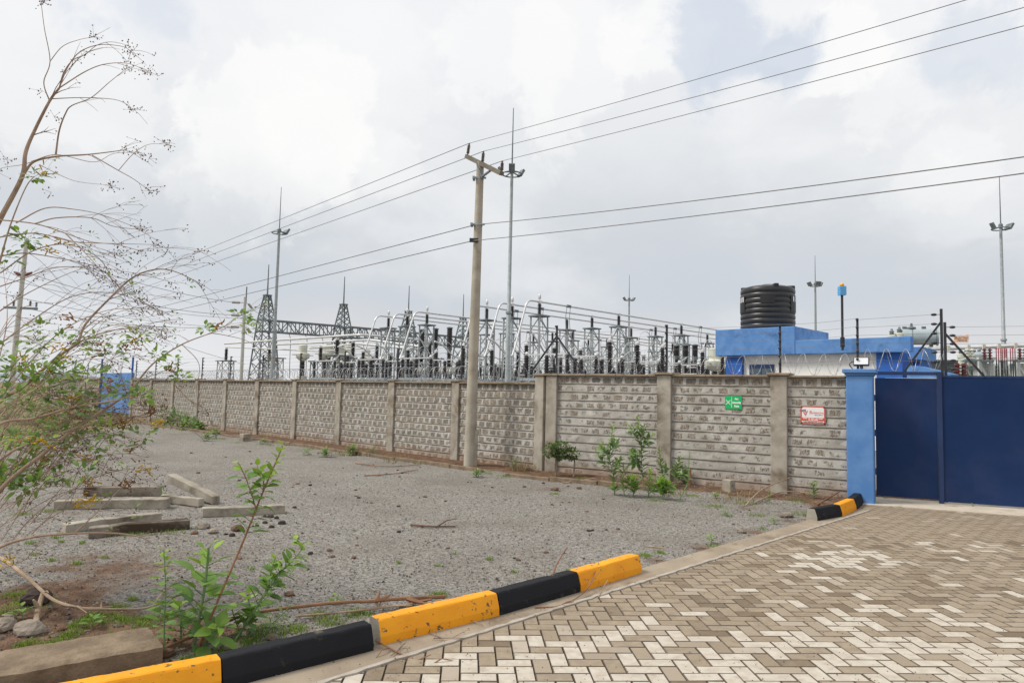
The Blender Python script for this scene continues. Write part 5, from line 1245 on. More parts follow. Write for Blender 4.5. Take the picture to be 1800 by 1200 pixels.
for k, (y0, y1) in enumerate(((440, 640), (470, 560), (500, 575))):
    a = PZ(-60, y0, 40); b = PZ(430, y1, 60); mb = MB(); mb.tube(span(a, b, .6, 24), .014, 5); tag(mb.build('overhead_wire', M['wire']), ['steepest', 'middle', 'flattest'][k] + ' thin wire crossing behind the shrub', 'overhead wire', 'wires crossing behind the shrub')
# ------------------------------------------------------------------ broken concrete posts and stones on the yard
def cpost_(a, b, w_, h_, m, label, bend=0.0, za=0.0, zb_=0.0, grp='old concrete posts'):
    a = V(a); b = V(b); d_ = b - a; L = math.hypot(d_.x, d_.y); o = thing('concrete_post', label, 'concrete post', (a.x, a.y, gz(a.x, a.y)), math.atan2(d_.y, d_.x), grp)
    mb = MB(); n_ = 14; vs2 = []; fs2 = []
    for k in range(n_ + 1):
        u = k / n_; x = L * u; z0 = za + (zb_ - za) * u; y = bend * max(0, .36 - u) * 1.0
        for (yy, zz) in ((0, 0), (w_, 0), (w_, h_), (0, h_)):
            j = .007 * noise.noise(V((x * 7, yy * 30, zz * 30 + a.x)))
            vs2.append((x + (.012 * noise.noise(V((yy * 40, zz * 40, k))) if k in (0, n_) else 0), y + yy + j, z0 + zz + j))
    for k in range(n_):
        for i in range(4): fs2.append((k * 4 + i, (k + 1) * 4 + i, (k + 1) * 4 + (i + 1) % 4, k * 4 + (i + 1) % 4))
    fs2 += [(0, 1, 2, 3), tuple(n_ * 4 + i for i in (3, 2, 1, 0))]
    mb.add(vs2, fs2); mb.build('broken_post', m, o, bevel=.008)
zp = lambda X, Y: (80 + X / 4.09, 830 + Y / 4.09)
M['postdark'] = simple('stained_concrete_post', (0.22, 0.19, 0.15, 1), (0.33, 0.29, 0.24, 1), 5, 0.9, dirt=(0.07, 0.05, 0.035, 1), dscale=1.8, dlo=0.38, dhi=0.6, bmp=.5, bscale=55, spec=.15)
g_ = lambda X, Y: G(*zp(X, Y))
cpost_(g_(60, 272), g_(670, 258), .12, .11, M['concpost'], 'long concrete post lying under the dark stained one', -.05)
q = g_(215, 258); q2 = g_(785, 248); cpost_(q + V((0, .12, 0)), q2 + V((0, .12, 0)), .13, .12, M['postdark'], 'dark stained concrete post lying on top of another at the back of the pile', .12, .115, .115)
cpost_(g_(665, 268), g_(868, 266), .2, .125, M['concpost'], 'short concrete block between the long posts')
q = g_(800, 215) + V((0, .25, 0)); cpost_(q, g_(1180, 242) + V((0, .08, 0)), .13, .11, M['concpost'], 'pale concrete post propped up at one end on the pile', 0, .23, 0.0)
cpost_(g_(790, 222), g_(1100, 252), .1, .10, M['concpost'], 'concrete post lying beneath the propped one')
cpost_(g_(1130, 330), g_(1722, 298), .13, .105, M['concpost'], 'lone cranked concrete post lying beside the tall weed stem', .2)
cpost_(g_(125, 435), g_(835, 352), .14, .095, M['concpost'], 'pale cranked concrete post in front of the pile', -.22)
cpost_(g_(305, 466), g_(1038, 410), .14, .105, M['postdark'], 'dark sided concrete post nearest the viewer in the pile', -.25)
sc_ = [(1575, 322, .028), (1618, 325, .04), (1660, 332, .03), (1700, 372, .045), (1578, 368, .033), (1625, 400, .033), (1520, 390, .026), (1490, 392, .02), (1340, 455, .03), (1790, 258, .03)]
for k, (X, Y, r) in enumerate(sc_): rock(G(*zp(X, Y)), r, M['cinder'], 'dark lava lump among others beside the lone concrete post', 'lava_lump', 'stone', 'lava lumps beside the lone post', (1.1, .9, .7), k)
for (px, py, r, mt, lab) in [(358, 928, .07, 'rock', 'grey pointed stone right of the front concrete post'), (375, 936, .055, 'rock', 'flat pale stone right of the front concrete post'), (342, 938, .035, 'redrock', 'small orange stone by the front concrete post'), (418, 932, .07, 'redrock', 'brown stone left of the tall weed stem'), (50, 1118, .085, 'rock', 'large pale rock on the red earth beside the fallen branch'), (15, 1090, .05, 'rock', 'grey flat stone at the edge of the photo on red earth'), (2, 1108, .075, 'rock', 'blue grey stone cut by the edge of the photo'), (62, 1063, .10, 'cinder', 'black lava rock behind the fallen branch'), (108, 1111, .022, 'redrock', 'small red stone on the earth behind the slab'), (292, 1152, .05, 'redrock', 'dark red stone at the foot of the leafy weeds'), (405, 1140, .05, 'rock', 'pinkish stone between weeds and black kerb'), (478, 1122, .035, 'rock', 'pale stone behind the black kerb'), (508, 1045, .035, 'redrock', 'dark red lump beside the leaning weed'), (1383, 908, .085, 'rock', 'brown stone on the earth near the far black kerb'), (1303, 936, .05, 'rock', 'low brown stone beside the gutter'), (1018, 860, .045, 'redrock', 'dark clod on the yard below the little tree'), (975, 862, .06, 'redrock', 'brown clod on the yard below the little tree, next to another'), (82, 738, .30, 'rock', 'dark boulder half hidden by the shrub far down the yard'), (545, 853, .03, 'cinder', 'dark stone in the middle of the gravel yard'), (1644, 881, .035, 'rock', 'small pale stone lying against the wicket gate'), (930, 832, .06, 'cinder', 'dark stone at the foot of the corner pier')]:
    rock(GG(px, py), r, M[mt], lab, 'stone', 'stone', None, (1.15, .95, .62), int(px))
rr = random.Random(77)
for k in range(110):
    px = rr.uniform(330, 1100); py = rr.uniform(775, 985) if k % 3 else rr.uniform(790, 860); p = GG(px, py)
    if dist_line(p, PEA, PEN) > -.3: continue
    rock(p, rr.uniform(.012, .03), M['cinder' if rr.random() < .55 else 'redrock'], 'small dark clod scattered on the gravel yard', 'clod', 'stone', 'small dark clods on the gravel', (1.2, .9, .55), k)
# marker stones
def marker(px, py, s_, h_, rot, label, wr=True):
    p = GG(px, py); o = thing('marker_stone', label, 'marker stone', tuple(p), rot, 'concrete marker stones'); mb = MB(); mb.box(-s_, -s_, -.1, s_, s_, h_); mb.build('block', M['concpost'], o, bevel=.012)
    if wr:
        text_mesh('IRV', h_ * .26, M['postdark'], o, Matrix.Translation((s_ + .0012, 0, h_ * .52)) @ Matrix.Rotation(PI / 2, 4, 'Z') @ Matrix.Rotation(PI / 2, 4, 'X'), 'carved_letters')
marker(1281, 869, .075, .185, -.85, 'square concrete marker stone with carved letters by the taller wall'); marker(431, 775, .12, .22, -.75, 'square concrete marker stone near the low wall behind the tall weed', False)
# fallen branches and sticks
def stick(name, label, pts, r0, r1, m, side=0, seed=1, group=None, k_=5):
    P = smooth_path(pts, k_); n_ = len(P); mb = MB(); rs = random.Random(seed)
    mb.tube(P, [r0 + (r1 - r0) * i / (n_ - 1) for i in range(n_)], 7)
    for q in range(side):
        i = rs.randrange(2, n_ - 1); d_ = (P[i] - P[i - 1]).normalized(); s_ = V((rs.uniform(-1, 1), rs.uniform(-1, 1), rs.uniform(-.1, .4))); e_ = P[i] + (d_ * .5 + s_.normalized() * .7) * rs.uniform(.06, .3)
        mb.tube([P[i], P[i].lerp(e_, .5) + V((0, 0, rs.uniform(-.02, .03))), e_], [r1 * 1.2, r1, r1 * .5], 5)
    o = mb.build(name, m, smooth='auto'); return tag(o, label, 'branch', group)
up = lambda px, py, z: GG(px, py) + V((0, 0, z))
stick('fallen_branch', 'pale crooked fallen branch lying along the red earth below the shrub', [up(-15, 1010, .16), up(14, 1028, .15), up(52, 1058, .12), up(92, 1082, .10), up(136, 1090, .07), up(176, 1090, .05), up(250, 1078, .03), up(288, 1068, .04)], .015, .006, M['deadwood'], 6, 4)
stick('fallen_branch', 'short forked grey branch standing below the pale crooked one', [up(62, 1104, -.02), up(66, 1085, .05), up(74, 1070, .10)], .02, .014, M['deadwood'], 1, 3)
stick('long_stick', 'long brown stick slanting up behind the black kerb through the weeds', [up(283, 1150, .03), up(350, 1128, .06), up(430, 1108, .09), up(520, 1092, .10), up(600, 1082, .09), up(650, 1077, .08), up(700, 1068, .06), up(782, 1056, .03)], .009, .014, M['brownstick'], 5, 9)
stick('long_stick', 'thinner pale stick lying under the long brown one', [up(520, 1086, .02), up(600, 1084, .03), up(680, 1074, .03), up(740, 1066, .03)], .008, .006, M['deadwood'], 4, 12)
stick('twig', 'thin upright brown twig behind the clean black kerb', [up(968, 1016, 0), up(980, 1012, .12), up(996, 1010, .24)], .007, .005, M['brownstick'])
stick('twig', 'reddish twig lying on the paving beside the gap between kerbs', [up(660, 1140, .05), up(720, 1157, .03), up(780, 1173, .02), up(842, 1186, .015)], .006, .004, M['brownstick'], 5, 2)
stick('twig', 'curved brown twig on the gutter below the clean black kerb', [up(940, 1072, .02), up(985, 1066, .02), up(1030, 1048, .05), up(1052, 1025, .17)], .005, .003, M['brownstick'], 3, 3)
stick('twig', 'thin twig on the gutter crossing the curved one', [up(985, 1078, .012), up(1005, 1075, .02), up(1040, 1062, .02), up(1068, 1032, .06)], .004, .003, M['deadwood'], 2, 4)
stick('twig', 'short brown stick lying on the middle of the gravel yard', [up(722, 926, .02), up(760, 929, .02), up(800, 926, .01)], .013, .008, M['redrock'], 2, 5)
stick('twig', 'long twig on the gravel below the low wall', [up(625, 815, .02), up(680, 822, .03), up(740, 818, .02)], .012, .006, M['brownstick'], 3, 6)
stick('twig', 'twig on the gravel in front of the concrete pole', [up(640, 838, .02), up(690, 834, .02), up(735, 826, .02)], .01, .006, M['brownstick'], 2, 7)
stick('twig', 'pale stick slanting up to the wall pier between the signs', [up(1310, 890, .01), up(1340, 878, .12), up(1390, 872, .26)], .011, .007, M['deadwood'], 1, 8)
stick('twig', 'long pale stick lying at the foot of the wall pier', [up(1325, 886, .02), up(1370, 876, .05), up(1415, 874, .04)], .011, .007, M['deadwood'], 2, 9)
stick('twig', 'brown stick lying before the blue gate pillar', [up(1436, 891, .02), up(1475, 880, .08)], .014, .01, M['brownstick'], 0, 10)
stick('twig', 'pale stick on the yard below the little tree', [up(988, 849, .01), up(1045, 848, .02)], .01, .008, M['deadwood'], 0, 11)
stick('twig', 'thin stick beside the end of the near kerb row', [up(1135, 961, .01), up(1170, 965, .015)], .008, .006, M['deadwood'], 0, 13)
stick('twig', 'broken upright stake by the weeds at the taller wall', [up(1212, 862, -.05), up(1213, 862, .3)], .022, .02, M['brownstick'], 0, 14)
for k, (px, py) in enumerate(((735, 1110), (760, 1120), (790, 1128), (700, 1148), (830, 1098), (690, 1125))):
    p = G(px, py); a = rr.uniform(0, 3); stick('twig', 'one of the fine broken twigs strewn along the gutter by the yellow kerb', [p + V((math.cos(a) * u, math.sin(a) * u, .02 + .01 * rr.random())) for u in (-.1, 0, .09)], .003, .002, M['twig'], 2, k, 'fine twigs on the gutter')
# ------------------------------------------------------------------ plants
def leaf(mb, b, d_, nrm, L, Wd, tone, fold=.25, curl=.25, pet=0.0):
    d_ = V(d_).normalized(); nrm = V(nrm); nrm = (nrm - d_ * nrm.dot(d_))
    nrm = nrm.normalized() if nrm.length > 1e-4 else d_.orthogonal().normalized(); s_ = d_.cross(nrm)
    if pet: mb.tone = tone * .8; mb.tube([b, V(b) + d_ * pet], L * .018 + .0006, 4, False); b = V(b) + d_ * pet
    C = []; E1 = []; E2 = []
    for u, w_ in ((0, .0), (.22, .42), (.48, .5), (.76, .32), (1, 0)):
        c0 = V(b) + d_ * (L * u) - nrm * (L * curl * u * u); C.append(c0)
        if 0 < u < 1: E1.append(c0 + s_ * (Wd * w_) + nrm * (Wd * w_ * fold)); E2.append(c0 - s_ * (Wd * w_) + nrm * (Wd * w_ * fold))
    vs2 = C + E1 + E2; mb.tone = tone
    mb.add(vs2, [(0, 1, 5), (1, 2, 6, 5), (2, 3, 7, 6), (3, 4, 7), (0, 8, 1), (1, 8, 9, 2), (2, 9, 10, 3), (3, 10, 4)])
def plant(name, label, cat, stems, seed, m='leaf', group=None, stemmat='stem', up_=.4):
    rs = random.Random(seed); base = V(stems[0]['pts'][0]); o = thing(name, label, cat, tuple(base), 0, group)
    sm = MB(); lm = MB()
    for st in stems:
        P = smooth_path([V(p) - base for p in st['pts']], 6); n_ = len(P); r0, r1 = st['r']
        sm.tube(P, [r0 + (r1 - r0) * i / (n_ - 1) for i in range(n_)], 7)
        cum = [0]
        for i in range(1, n_): cum.append(cum[-1] + (P[i] - P[i - 1]).length)
        T = cum[-1]; k = st.get('n', 20); ang = rs.uniform(0, 6)
        for q in range(k):
            u = st.get('from', .1) + (1 - st.get('from', .1)) * (q + .5) / k; s_ = u * T; i = next((i for i in range(1, n_) if cum[i] >= s_), n_ - 1)
            f = (s_ - cum[i - 1]) / max(1e-6, cum[i] - cum[i - 1]); p = P[i - 1].lerp(P[i], f); d_ = (P[i] - P[i - 1]).normalized()
            ang += 2.4 + rs.uniform(-.4, .4); a = d_.orthogonal().normalized(); a = Matrix.Rotation(ang, 3, d_) @ a
            el_ = up_ + .7 * max(0, u - .75) / .25 + rs.uniform(-.35, .25); dd = (a + d_ * el_ + V((0, 0, .05)))
            sz = 1 - .55 * max(0, (u - .55) / .45) if u > .55 else .75 + .25 * min(1, u / .3)
            L = st['L'] * sz * rs.uniform(.75, 1.15)
            leaf(lm, p, dd, d_ + V((0, 0, .6)) + V((rs.uniform(-.4, .4), rs.uniform(-.4, .4), 0)), L, L * st.get('w', .72), min(1, max(0, rs.gauss(.30 + .65 * max(0, u - .6) / .4, .14))), rs.uniform(.1, .4), rs.uniform(.0, .45), L * st.get('pet', .3))
    sm.build('stem', M[stemmat], o, smooth='auto'); lm.build('foliage', M[m], o, smooth=True); return o
def at(px, py, Z): return PZ(px, py, Z)
def pst(px, py, *rest):   # stem from its ground point through sight lines at slowly changing distance
    g = GG(px, py); out = [g]
    for (x, y, dz) in rest: out.append(at(x, y, g.y + dz))
    return out
b_ = GG(345, 1146).y
plant('tall_weed', 'tall leggy weed leaning up over the gravel, leafy only at its top', 'weed', [dict(pts=pst(345, 1146, (380, 1062, .02), (430, 945, .06), (460, 870, .1), (490, 800, .12), (497, 783, .12)), r=(.0085, .003), n=34, L=.105, **{'from': .55}), dict(pts=[at(450, 893, b_ + .08), at(436, 850, b_ + .05), at(424, 822, b_ + .03), at(418, 812, b_ + .02)], r=(.004, .002), n=14, L=.095), dict(pts=[at(462, 868, b_ + .1), at(462, 840, b_ + .16), at(452, 820, b_ + .2)], r=(.003, .002), n=12, L=.09)], 1, stemmat='brownstick')
plant('leafy_weed', 'stout green weed with the biggest leaves behind the yellow and black kerb joint', 'weed', [dict(pts=pst(340, 1140, (350, 1085, 0), (360, 1030, .02), (366, 975, .03), (366, 962, .03)), r=(.011, .006), n=26, L=.165, w=.68, pet=.55, **{'from': .15}), dict(pts=pst(318, 1135, (318, 1090, 0), (315, 1060, .02)), r=(.006, .003), n=15, L=.14, w=.6), dict(pts=pst(352, 1142, (372, 1115, -.05), (386, 1100, -.1)), r=(.006, .003), n=14, L=.13, w=.62)], 2, up_=.5)
plant('slender_weed', 'slender upright weed beside the brown concrete slab', 'weed', [dict(pts=pst(288, 1155, (289, 1090, 0), (291, 1030, .02), (288, 966, .03)), r=(.005, .003), n=28, L=.09, w=.68, **{'from': .28})], 3)
plant('bushy_weed', 'bushy weed leaning towards the gravel behind the black kerb', 'weed', [dict(pts=pst(412, 1128, (450, 1068, .03), (482, 1015, .08), (515, 985, .1)), r=(.008, .003), n=28, L=.095), dict(pts=[at(452, 1065, b_ + .2), at(490, 1010, b_ + .25), at(530, 965, b_ + .3), at(522, 948, b_ + .3)], r=(.005, .003), n=26, L=.095), dict(pts=pst(445, 1118, (440, 1075, .02), (436, 1045, .04)), r=(.005, .003), n=20, L=.11), dict(pts=[at(470, 1040, b_ + .22), at(478, 1000, b_ + .2), at(484, 980, b_ + .2)], r=(.003, .002), n=16, L=.08), dict(pts=pst(425, 1120, (412, 1085, 0), (408, 1070, -.02)), r=(.004, .003), n=8, L=.12), dict(pts=pst(470, 1105, (500, 1075, .05), (512, 1062, .08)), r=(.004, .002), n=11, L=.05)], 4)
plant('small_weed', 'small bright weed sprout on the red earth behind the slab', 'weed', [dict(pts=pst(162, 1108, (162, 1095, 0), (163, 1085, .0)), r=(.004, .002), n=7, L=.07)], 5)
plant('small_weed', 'bright green sprout above the black lava rock', 'weed', [dict(pts=pst(40, 1092, (38, 1075, 0), (37, 1062, 0)), r=(.004, .002), n=7, L=.08)], 6)
plant('small_weed', 'low weed rosette on the gravel behind the clean black kerb', 'weed', [dict(pts=pst(592, 1062, (592, 1055, 0), (592, 1048, 0)), r=(.003, .002), n=8, L=.06)], 7)
z7 = lambda X, Y: (1000 + X / 7.06, 720 + Y / 7.06)
def wp(label, b, tops_, seed, n, L, r=.008, m='leafgrey', frm=.12, name='wall_weed'):
    g = GG(*z7(*b)); st = []
    main = [g]
    for (X, Y) in tops_[0]: main.append(at(*z7(X, Y), g.y))
    st.append(dict(pts=main, r=(r, .003), n=int(n * 1.9), L=L * 1.3, w=.40, pet=.15, **{'from': frm}))
    for tt in tops_[1:]: st.append(dict(pts=[at(*z7(X, Y), g.y + RND.uniform(-.12, .12)) for X, Y in tt], r=(.004, .002), n=max(11, int(n * .85)), L=L * 1.15, w=.42, pet=.15, **{'from': .2}))
    return plant(name, label, 'weed', st, seed, m, 'weeds growing along the taller wall', up_=.75)
wp('grey green weed with yellowing top, closest to the little tree', (565, 1060), [[(550, 800), (505, 600), (530, 350), (545, 210)], [(510, 620), (440, 500), (395, 420)], [(540, 760), (420, 640), (330, 510)], [(520, 560), (580, 440), (560, 400)], [(550, 780), (600, 680), (640, 600)]], 21, 26, .11)
wp('tallest grey green weed against the taller stone wall', (930, 985), [[(905, 700), (895, 400), (860, 180), (855, 90)], [(890, 420), (800, 280), (745, 190)], [(895, 480), (980, 380), (1050, 290)], [(890, 560), (820, 560), (790, 540)], [(890, 400), (930, 260), (930, 200)], [(905, 640), (840, 660), (810, 650)]], 22, 30, .115)
wp('short weed between the two tall ones', (800, 1090), [[(805, 960), (800, 820)], [(800, 1000), (740, 900), (730, 840)]], 23, 18, .12, m='leaf')
wp('broad bushy weed in front of the wall pier', (1160, 1115), [[(1160, 980), (1140, 850)], [(1180, 1080), (1240, 960), (1250, 900)], [(1165, 1060), (1100, 960), (1110, 900)]], 24, 20, .13, m='leaf')
wp('slim weed rising beside the wall pier', (1175, 1000), [[(1160, 800), (1130, 600), (1120, 470)], [(1165, 840), (1210, 740), (1180, 690)]], 25, 20, .09)
wp('yellow stemmed weed bending up beside the wooden stake', (1360, 1140), [[(1420, 1020), (1475, 900), (1488, 700), (1500, 510)], [(1470, 900), (1400, 790), (1380, 760)]], 26, 8, .07, .012)
wp('leafy weed on the far side of the bending yellow stem', (1330, 960), [[(1330, 800), (1370, 640), (1375, 590)], [(1335, 860), (1420, 780), (1460, 740)], [(1340, 880), (1420, 850), (1470, 800)]], 27, 20, .11)
wp('small weed at the foot of the tallest weed', (985, 1080), [[(1000, 900), (1005, 740)], [(990, 1040), (1050, 1000), (1070, 960)]], 28, 18, .09, m='leaf')
wp('thin weed stem between the yellowing weed and the short one', (690, 1080), [[(660, 850), (610, 700), (600, 640)], [(650, 840), (700, 740), (680, 680)]], 29, 16, .09)
wp('low bright sprout in front of the yellowing weed', (570, 1055), [[(565, 1000), (560, 960)]], 30, 9, .10, m='leaf', frm=.4)
g = GG(1431, 882); plant('wall_weed', 'round grey green weed against the wall beside the blue gate pillar', 'weed', [dict(pts=[g, at(1431, 865, g.y), at(1428, 848, g.y)], r=(.008, .004), n=20, L=.13, w=.4, pet=.1)], 31, 'leafgrey', up_=.5)
for k, (px, py, top, L, lab) in enumerate([(1257, 876, 868, .10, 'low sprout before the marker stone'), (1352, 885, 862, .07, 'thin sprout beside the pale sticks'), (1250, 955, 940, .08, 'small yellow green sprout beside the gutter'), (1360, 920, 910, .08, 'low sprout beside the brown stone'), (1275, 906, 896, .06, 'tiny sprout on the earth before the wall'), (1710, 892, 884, .05, 'tiny sprout at the foot of the sliding gate'), (1556, 878, 874, .05, 'tiny sprout at the foot of the wicket gate')]):
    g = GG(px, py); plant('sprout', lab, 'weed', [dict(pts=[g, at(px + 1, (py + top) / 2, g.y), at(px - 1, top, g.y)], r=(.004, .002), n=11, L=L, w=.4, pet=.1)], 40 + k, 'leaf')
for k, (px, py, top, n_, L, lab) in enumerate([(572, 803, 788, 14, .10, 'weed at the low wall nearest the tall weed stem'), (620, 800, 782, 18, .11, 'bright weed at the low wall, next right of the thin one'), (655, 802, 786, 8, .08, 'thin dry weed at the low wall'), (540, 800, 790, 8, .08, 'wispy weed on the gravel edge by the low wall'), (465, 780, 770, 10, .09, 'small weed at the low wall beside a pier'), (380, 770, 752, 14, .12, 'weed at the low wall behind the marker stone'), (365, 775, 760, 12, .12, 'grey weed on the gravel left of the marker stone'), (840, 838, 826, 10, .08, 'small weed right of the concrete pole foot'), (905, 832, 800, 9, .07, 'dry stalk of weed against the last low bay'), (1100, 800, 780, 3, .05, 'tiny weed on the wall foot')][:9]):
    g = GG(px, py); plant('wall_weed', lab, 'weed', [dict(pts=[g, at(px + 2, (py + top) / 2, g.y), at(px, top, g.y)], r=(.006, .003), n=int(n_ * 1.6), L=L * 1.5, w=.45, pet=.2), dict(pts=[g, at(px - 5, (py + top) / 2 + 2, g.y), at(px - 9, top + 5, g.y)], r=(.004, .002), n=n_, L=L * 1.3, w=.45, pet=.2)], 50 + k, 'leafgrey', 'weeds along the low wall')
def shrub(label, base, crowns, nl, L, seed, m='leafdark', trunks=None, name='shrub', cat='shrub'):
    rs = random.Random(seed); b = V(base); o = thing(name, label, cat, tuple(b)); sm = MB(); lm = MB()
    for tr in (trunks or []): sm.tube(smooth_path([V(p) - b for p in tr], 4), [.022, *[.015] * (4 * (len(tr) - 1) - 1), .008] if len(tr) > 2 else [.022, .01], 6)
    for (c0, rx, rz_) in crowns:
        c0 = V(c0) - b
        for q in range(nl):
            while True:
                v_ = V((rs.uniform(-1, 1), rs.uniform(-1, 1), rs.uniform(-1, 1)))
                if .15 < v_.length < 1 and noise.noise(v_ * 2.2 + V((seed, 0, 0))) > -.18: break
            p = c0 + V((v_.x * rx, v_.y * rx, v_.z * rz_)); d_ = v_.normalized() + V((rs.uniform(-.8, .8), rs.uniform(-.8, .8), rs.uniform(-.3, .8)))
            leaf(lm, p, d_, V((0, 0, 1)) + V((rs.uniform(-.6, .6), rs.uniform(-.6, .6), 0)), L * rs.uniform(.6, 1.2), L * .5, min(1, max(0, rs.gauss(.35, .25))))
            if q % 9 == 0: sm.tube([c0 - V((0, 0, rz_ * .7)), p], [.006, .002], 4, False)
    if sm.v: sm.build('trunk', M['twig'], o)
    lm.build('crown', M[m], o, smooth=True); return o
g = GG(977, 841); Zt = g.y
tc = lambda px, py: at(px, py, Zt)
shrub('little umbrella shaped tree with dark crown in front of the double corner pier', g, [(tc(968, 791), .16, .12), (tc(985, 786), .17, .10), (tc(1003, 797), .16, .12), (tc(985, 799), .14, .09)], 230, .055, 5, trunks=[[g, tc(979, 812), tc(982, 795)], [GG(1008, 843), tc(1010, 812), tc(1008, 800)], [tc(980, 805), tc(966, 795)]], name='small_tree', cat='tree')
for k, (px, py, pyc, r, m, lab) in enumerate([(318, 752, 740, .42, 'leafgrey', 'grey green bush against the low wall beyond the shrub'), (292, 750, 730, .42, 'leafgrey', 'taller grey green bush against the low wall beyond the shrub'), (335, 757, 748, .35, 'leaf', 'low bright bush at the wall foot beyond the shrub'), (150, 738, 728, .5, 'leafgrey', 'bush in front of the wall past the small blue gate'), (60, 740, 722, .9, 'leafgrey', 'broad bush far down the yard behind the shrub'), (10, 745, 712, 1.1, 'leafgrey', 'broad grey green bush at the far edge of the yard')]):
    g = GG(px, py); c0 = at(px, pyc, g.y); shrub(lab, g, [(c0, r, r * .75), (c0 + V((r * .6, .1, -r * .2)), r * .6, r * .5)], 120, .13, 60 + k, m, [[g, g.lerp(c0, .5) + V((.05, 0, 0)), c0]])
# ground cover: tufts of short grass, dry stalks, far scrub
def tufts(name, m, spots, seed, hgt, wid, tone):
    rs = random.Random(seed); mb = MB()
    for (px, py, r, n_) in spots:
        c0 = G(px, py)
        for q in range(int(n_ * .7)):
            a = rs.uniform(0, 6.28); rad = 1.35 * r * rs.random() ** .6 * (.6 + .5 * noise.noise(V((c0.x + math.cos(a), c0.y + math.sin(a), 3)))); x = c0.x + rad * math.cos(a); y = c0.y + rad * math.sin(a)
            if dist_line(V((x, y, 0)), PEA, PEN) > -.27 and dist_line(V((x, y, 0)), GA, GN) > .3: continue
            z = gz(x, y); tx, ty = rs.uniform(-1, 1), rs.uniform(-1, 1); h_ = hgt * rs.uniform(.4, 1.2) * (1 if rad < r * .6 else .6); w_ = wid * rs.uniform(.7, 1.3); a2 = rs.uniform(0, 3.14)
            mb.tone = min(1, max(0, rs.gauss(tone, .22))); dx, dy = math.cos(a2) * w_, math.sin(a2) * w_; mx, my = tx * h_ * .3, ty * h_ * .3
            mb.add([(x - dx, y - dy, z - .005), (x + dx, y + dy, z - .005), (x + mx + dx * .7, y + my + dy * .7, z + h_ * .6), (x + mx - dx * .7, y + my - dy * .7, z + h_ * .6), (x + tx * h_ * .8, y + ty * h_ * .8, z + h_)], [(0, 1, 2, 3), (3, 2, 4)])
    tag(mb.build(name, m), kind='stuff')
gs = [(60, 1060, .16, 420), (25, 1050, .12, 220), (165, 1095, .2, 600), (215, 1095, .16, 400), (260, 1092, .12, 250), (120, 1120, .1, 220), (195, 1122, .07, 180), (50, 1135, .1, 200), (20, 1160, .12, 200), (95, 1140, .2, 260), (10, 1075, .15, 220), (140, 1105, .15, 220), (250, 1105, .12, 180), (300, 1085, .12, 200), (350, 1075, .1, 140), (560, 1080, .1, 140), (70, 1050, .06, 90), (470, 1115, .16, 420), (430, 1128, .12, 300), (520, 1105, .12, 260), (580, 1092, .14, 320), (630, 1080, .14, 320), (770, 1048, .10, 240), (390, 1150, .1, 200), (330, 1160, .08, 180),
      (230, 938, .25, 420), (300, 932, .3, 420), (90, 900, .12, 160), (40, 905, .15, 200), (100, 945, .08, 90), (55, 955, .08, 80), (135, 990, .06, 110), (90, 985, .06, 100), (60, 975, .05, 60), (108, 952, .05, 60), (145, 955, .05, 60), (232, 1055, .06, 90), (205, 1070, .1, 140), (185, 980, .05, 50), (860, 985, .05, 70), (905, 1005, .05, 60), (770, 995, .04, 40), (1000, 1003, .06, 80), (1130, 978, .12, 240), (1160, 973, .08, 140), (700, 990, .04, 40), (800, 975, .03, 30),
      (1215, 872, .15, 160), (1255, 890, .3, 300), (1310, 885, .25, 240), (1330, 905, .15, 160), (1420, 905, .3, 360), (1400, 885, .2, 180), (1280, 905, .12, 100), (975, 868, .1, 140), (1340, 930, .08, 90), (1255, 960, .1, 120), (1470, 895, .2, 160), (855, 832, .3, 300), (885, 838, .25, 220), (600, 800, .4, 260), (540, 790, .4, 260), (470, 782, .5, 260), (420, 778, .5, 260), (380, 772, .5, 260), (740, 815, .3, 180), (690, 808, .3, 160), (520, 945, .06, 60), (440, 1000, .05, 50), (1085, 858, .2, 160), (1150, 880, .2, 200), (1020, 845, .2, 140), (1545, 886, .08, 60), (1320, 970, .03, 20), (250, 760, 1.4, 260), (180, 765, 1.6, 260), (320, 765, .9, 200)]
tufts('grass', M['grass'], gs, 8, .035, .0028, .45)
tufts('dry_grass', M['dry'], [(200, 735, 2.2, 900), (100, 745, 2.5, 900), (20, 750, 2.5, 900), (270, 745, 1.5, 500), (920, 832, .4, 160), (700, 812, .5, 120), (1300, 880, .5, 160), (600, 800, .6, 120), (1180, 870, .3, 100), (-40, 800, 2.0, 600), (20, 830, 1.2, 300)], 9, .22, .004, .5)
rs = random.Random(15); mb = MB()
for q in range(5200):
    k = rs.random(); x = -13 - 16 * k + rs.uniform(-3.5, 3.5); y = 17 + 20 * k + rs.uniform(-4, 4); p = V((x, y, 0))
    if dist_line(p, LA, LN) < .3 or noise.noise(V((x * .5, y * .5, 0))) < -.15: continue
    z = gz(x, y); hh = rs.uniform(.02, .45) * (1 + noise.noise(V((x * .4, y * .4, 7)))); leaf(mb, V((x, y, z + hh)), V((rs.uniform(-1, 1), rs.uniform(-1, 1), rs.uniform(0, 1))), V((0, 0, 1)), rs.uniform(.06, .16), .05, rs.random() * .7)
tag(mb.build('undergrowth', M['leafgrey']), kind='stuff')
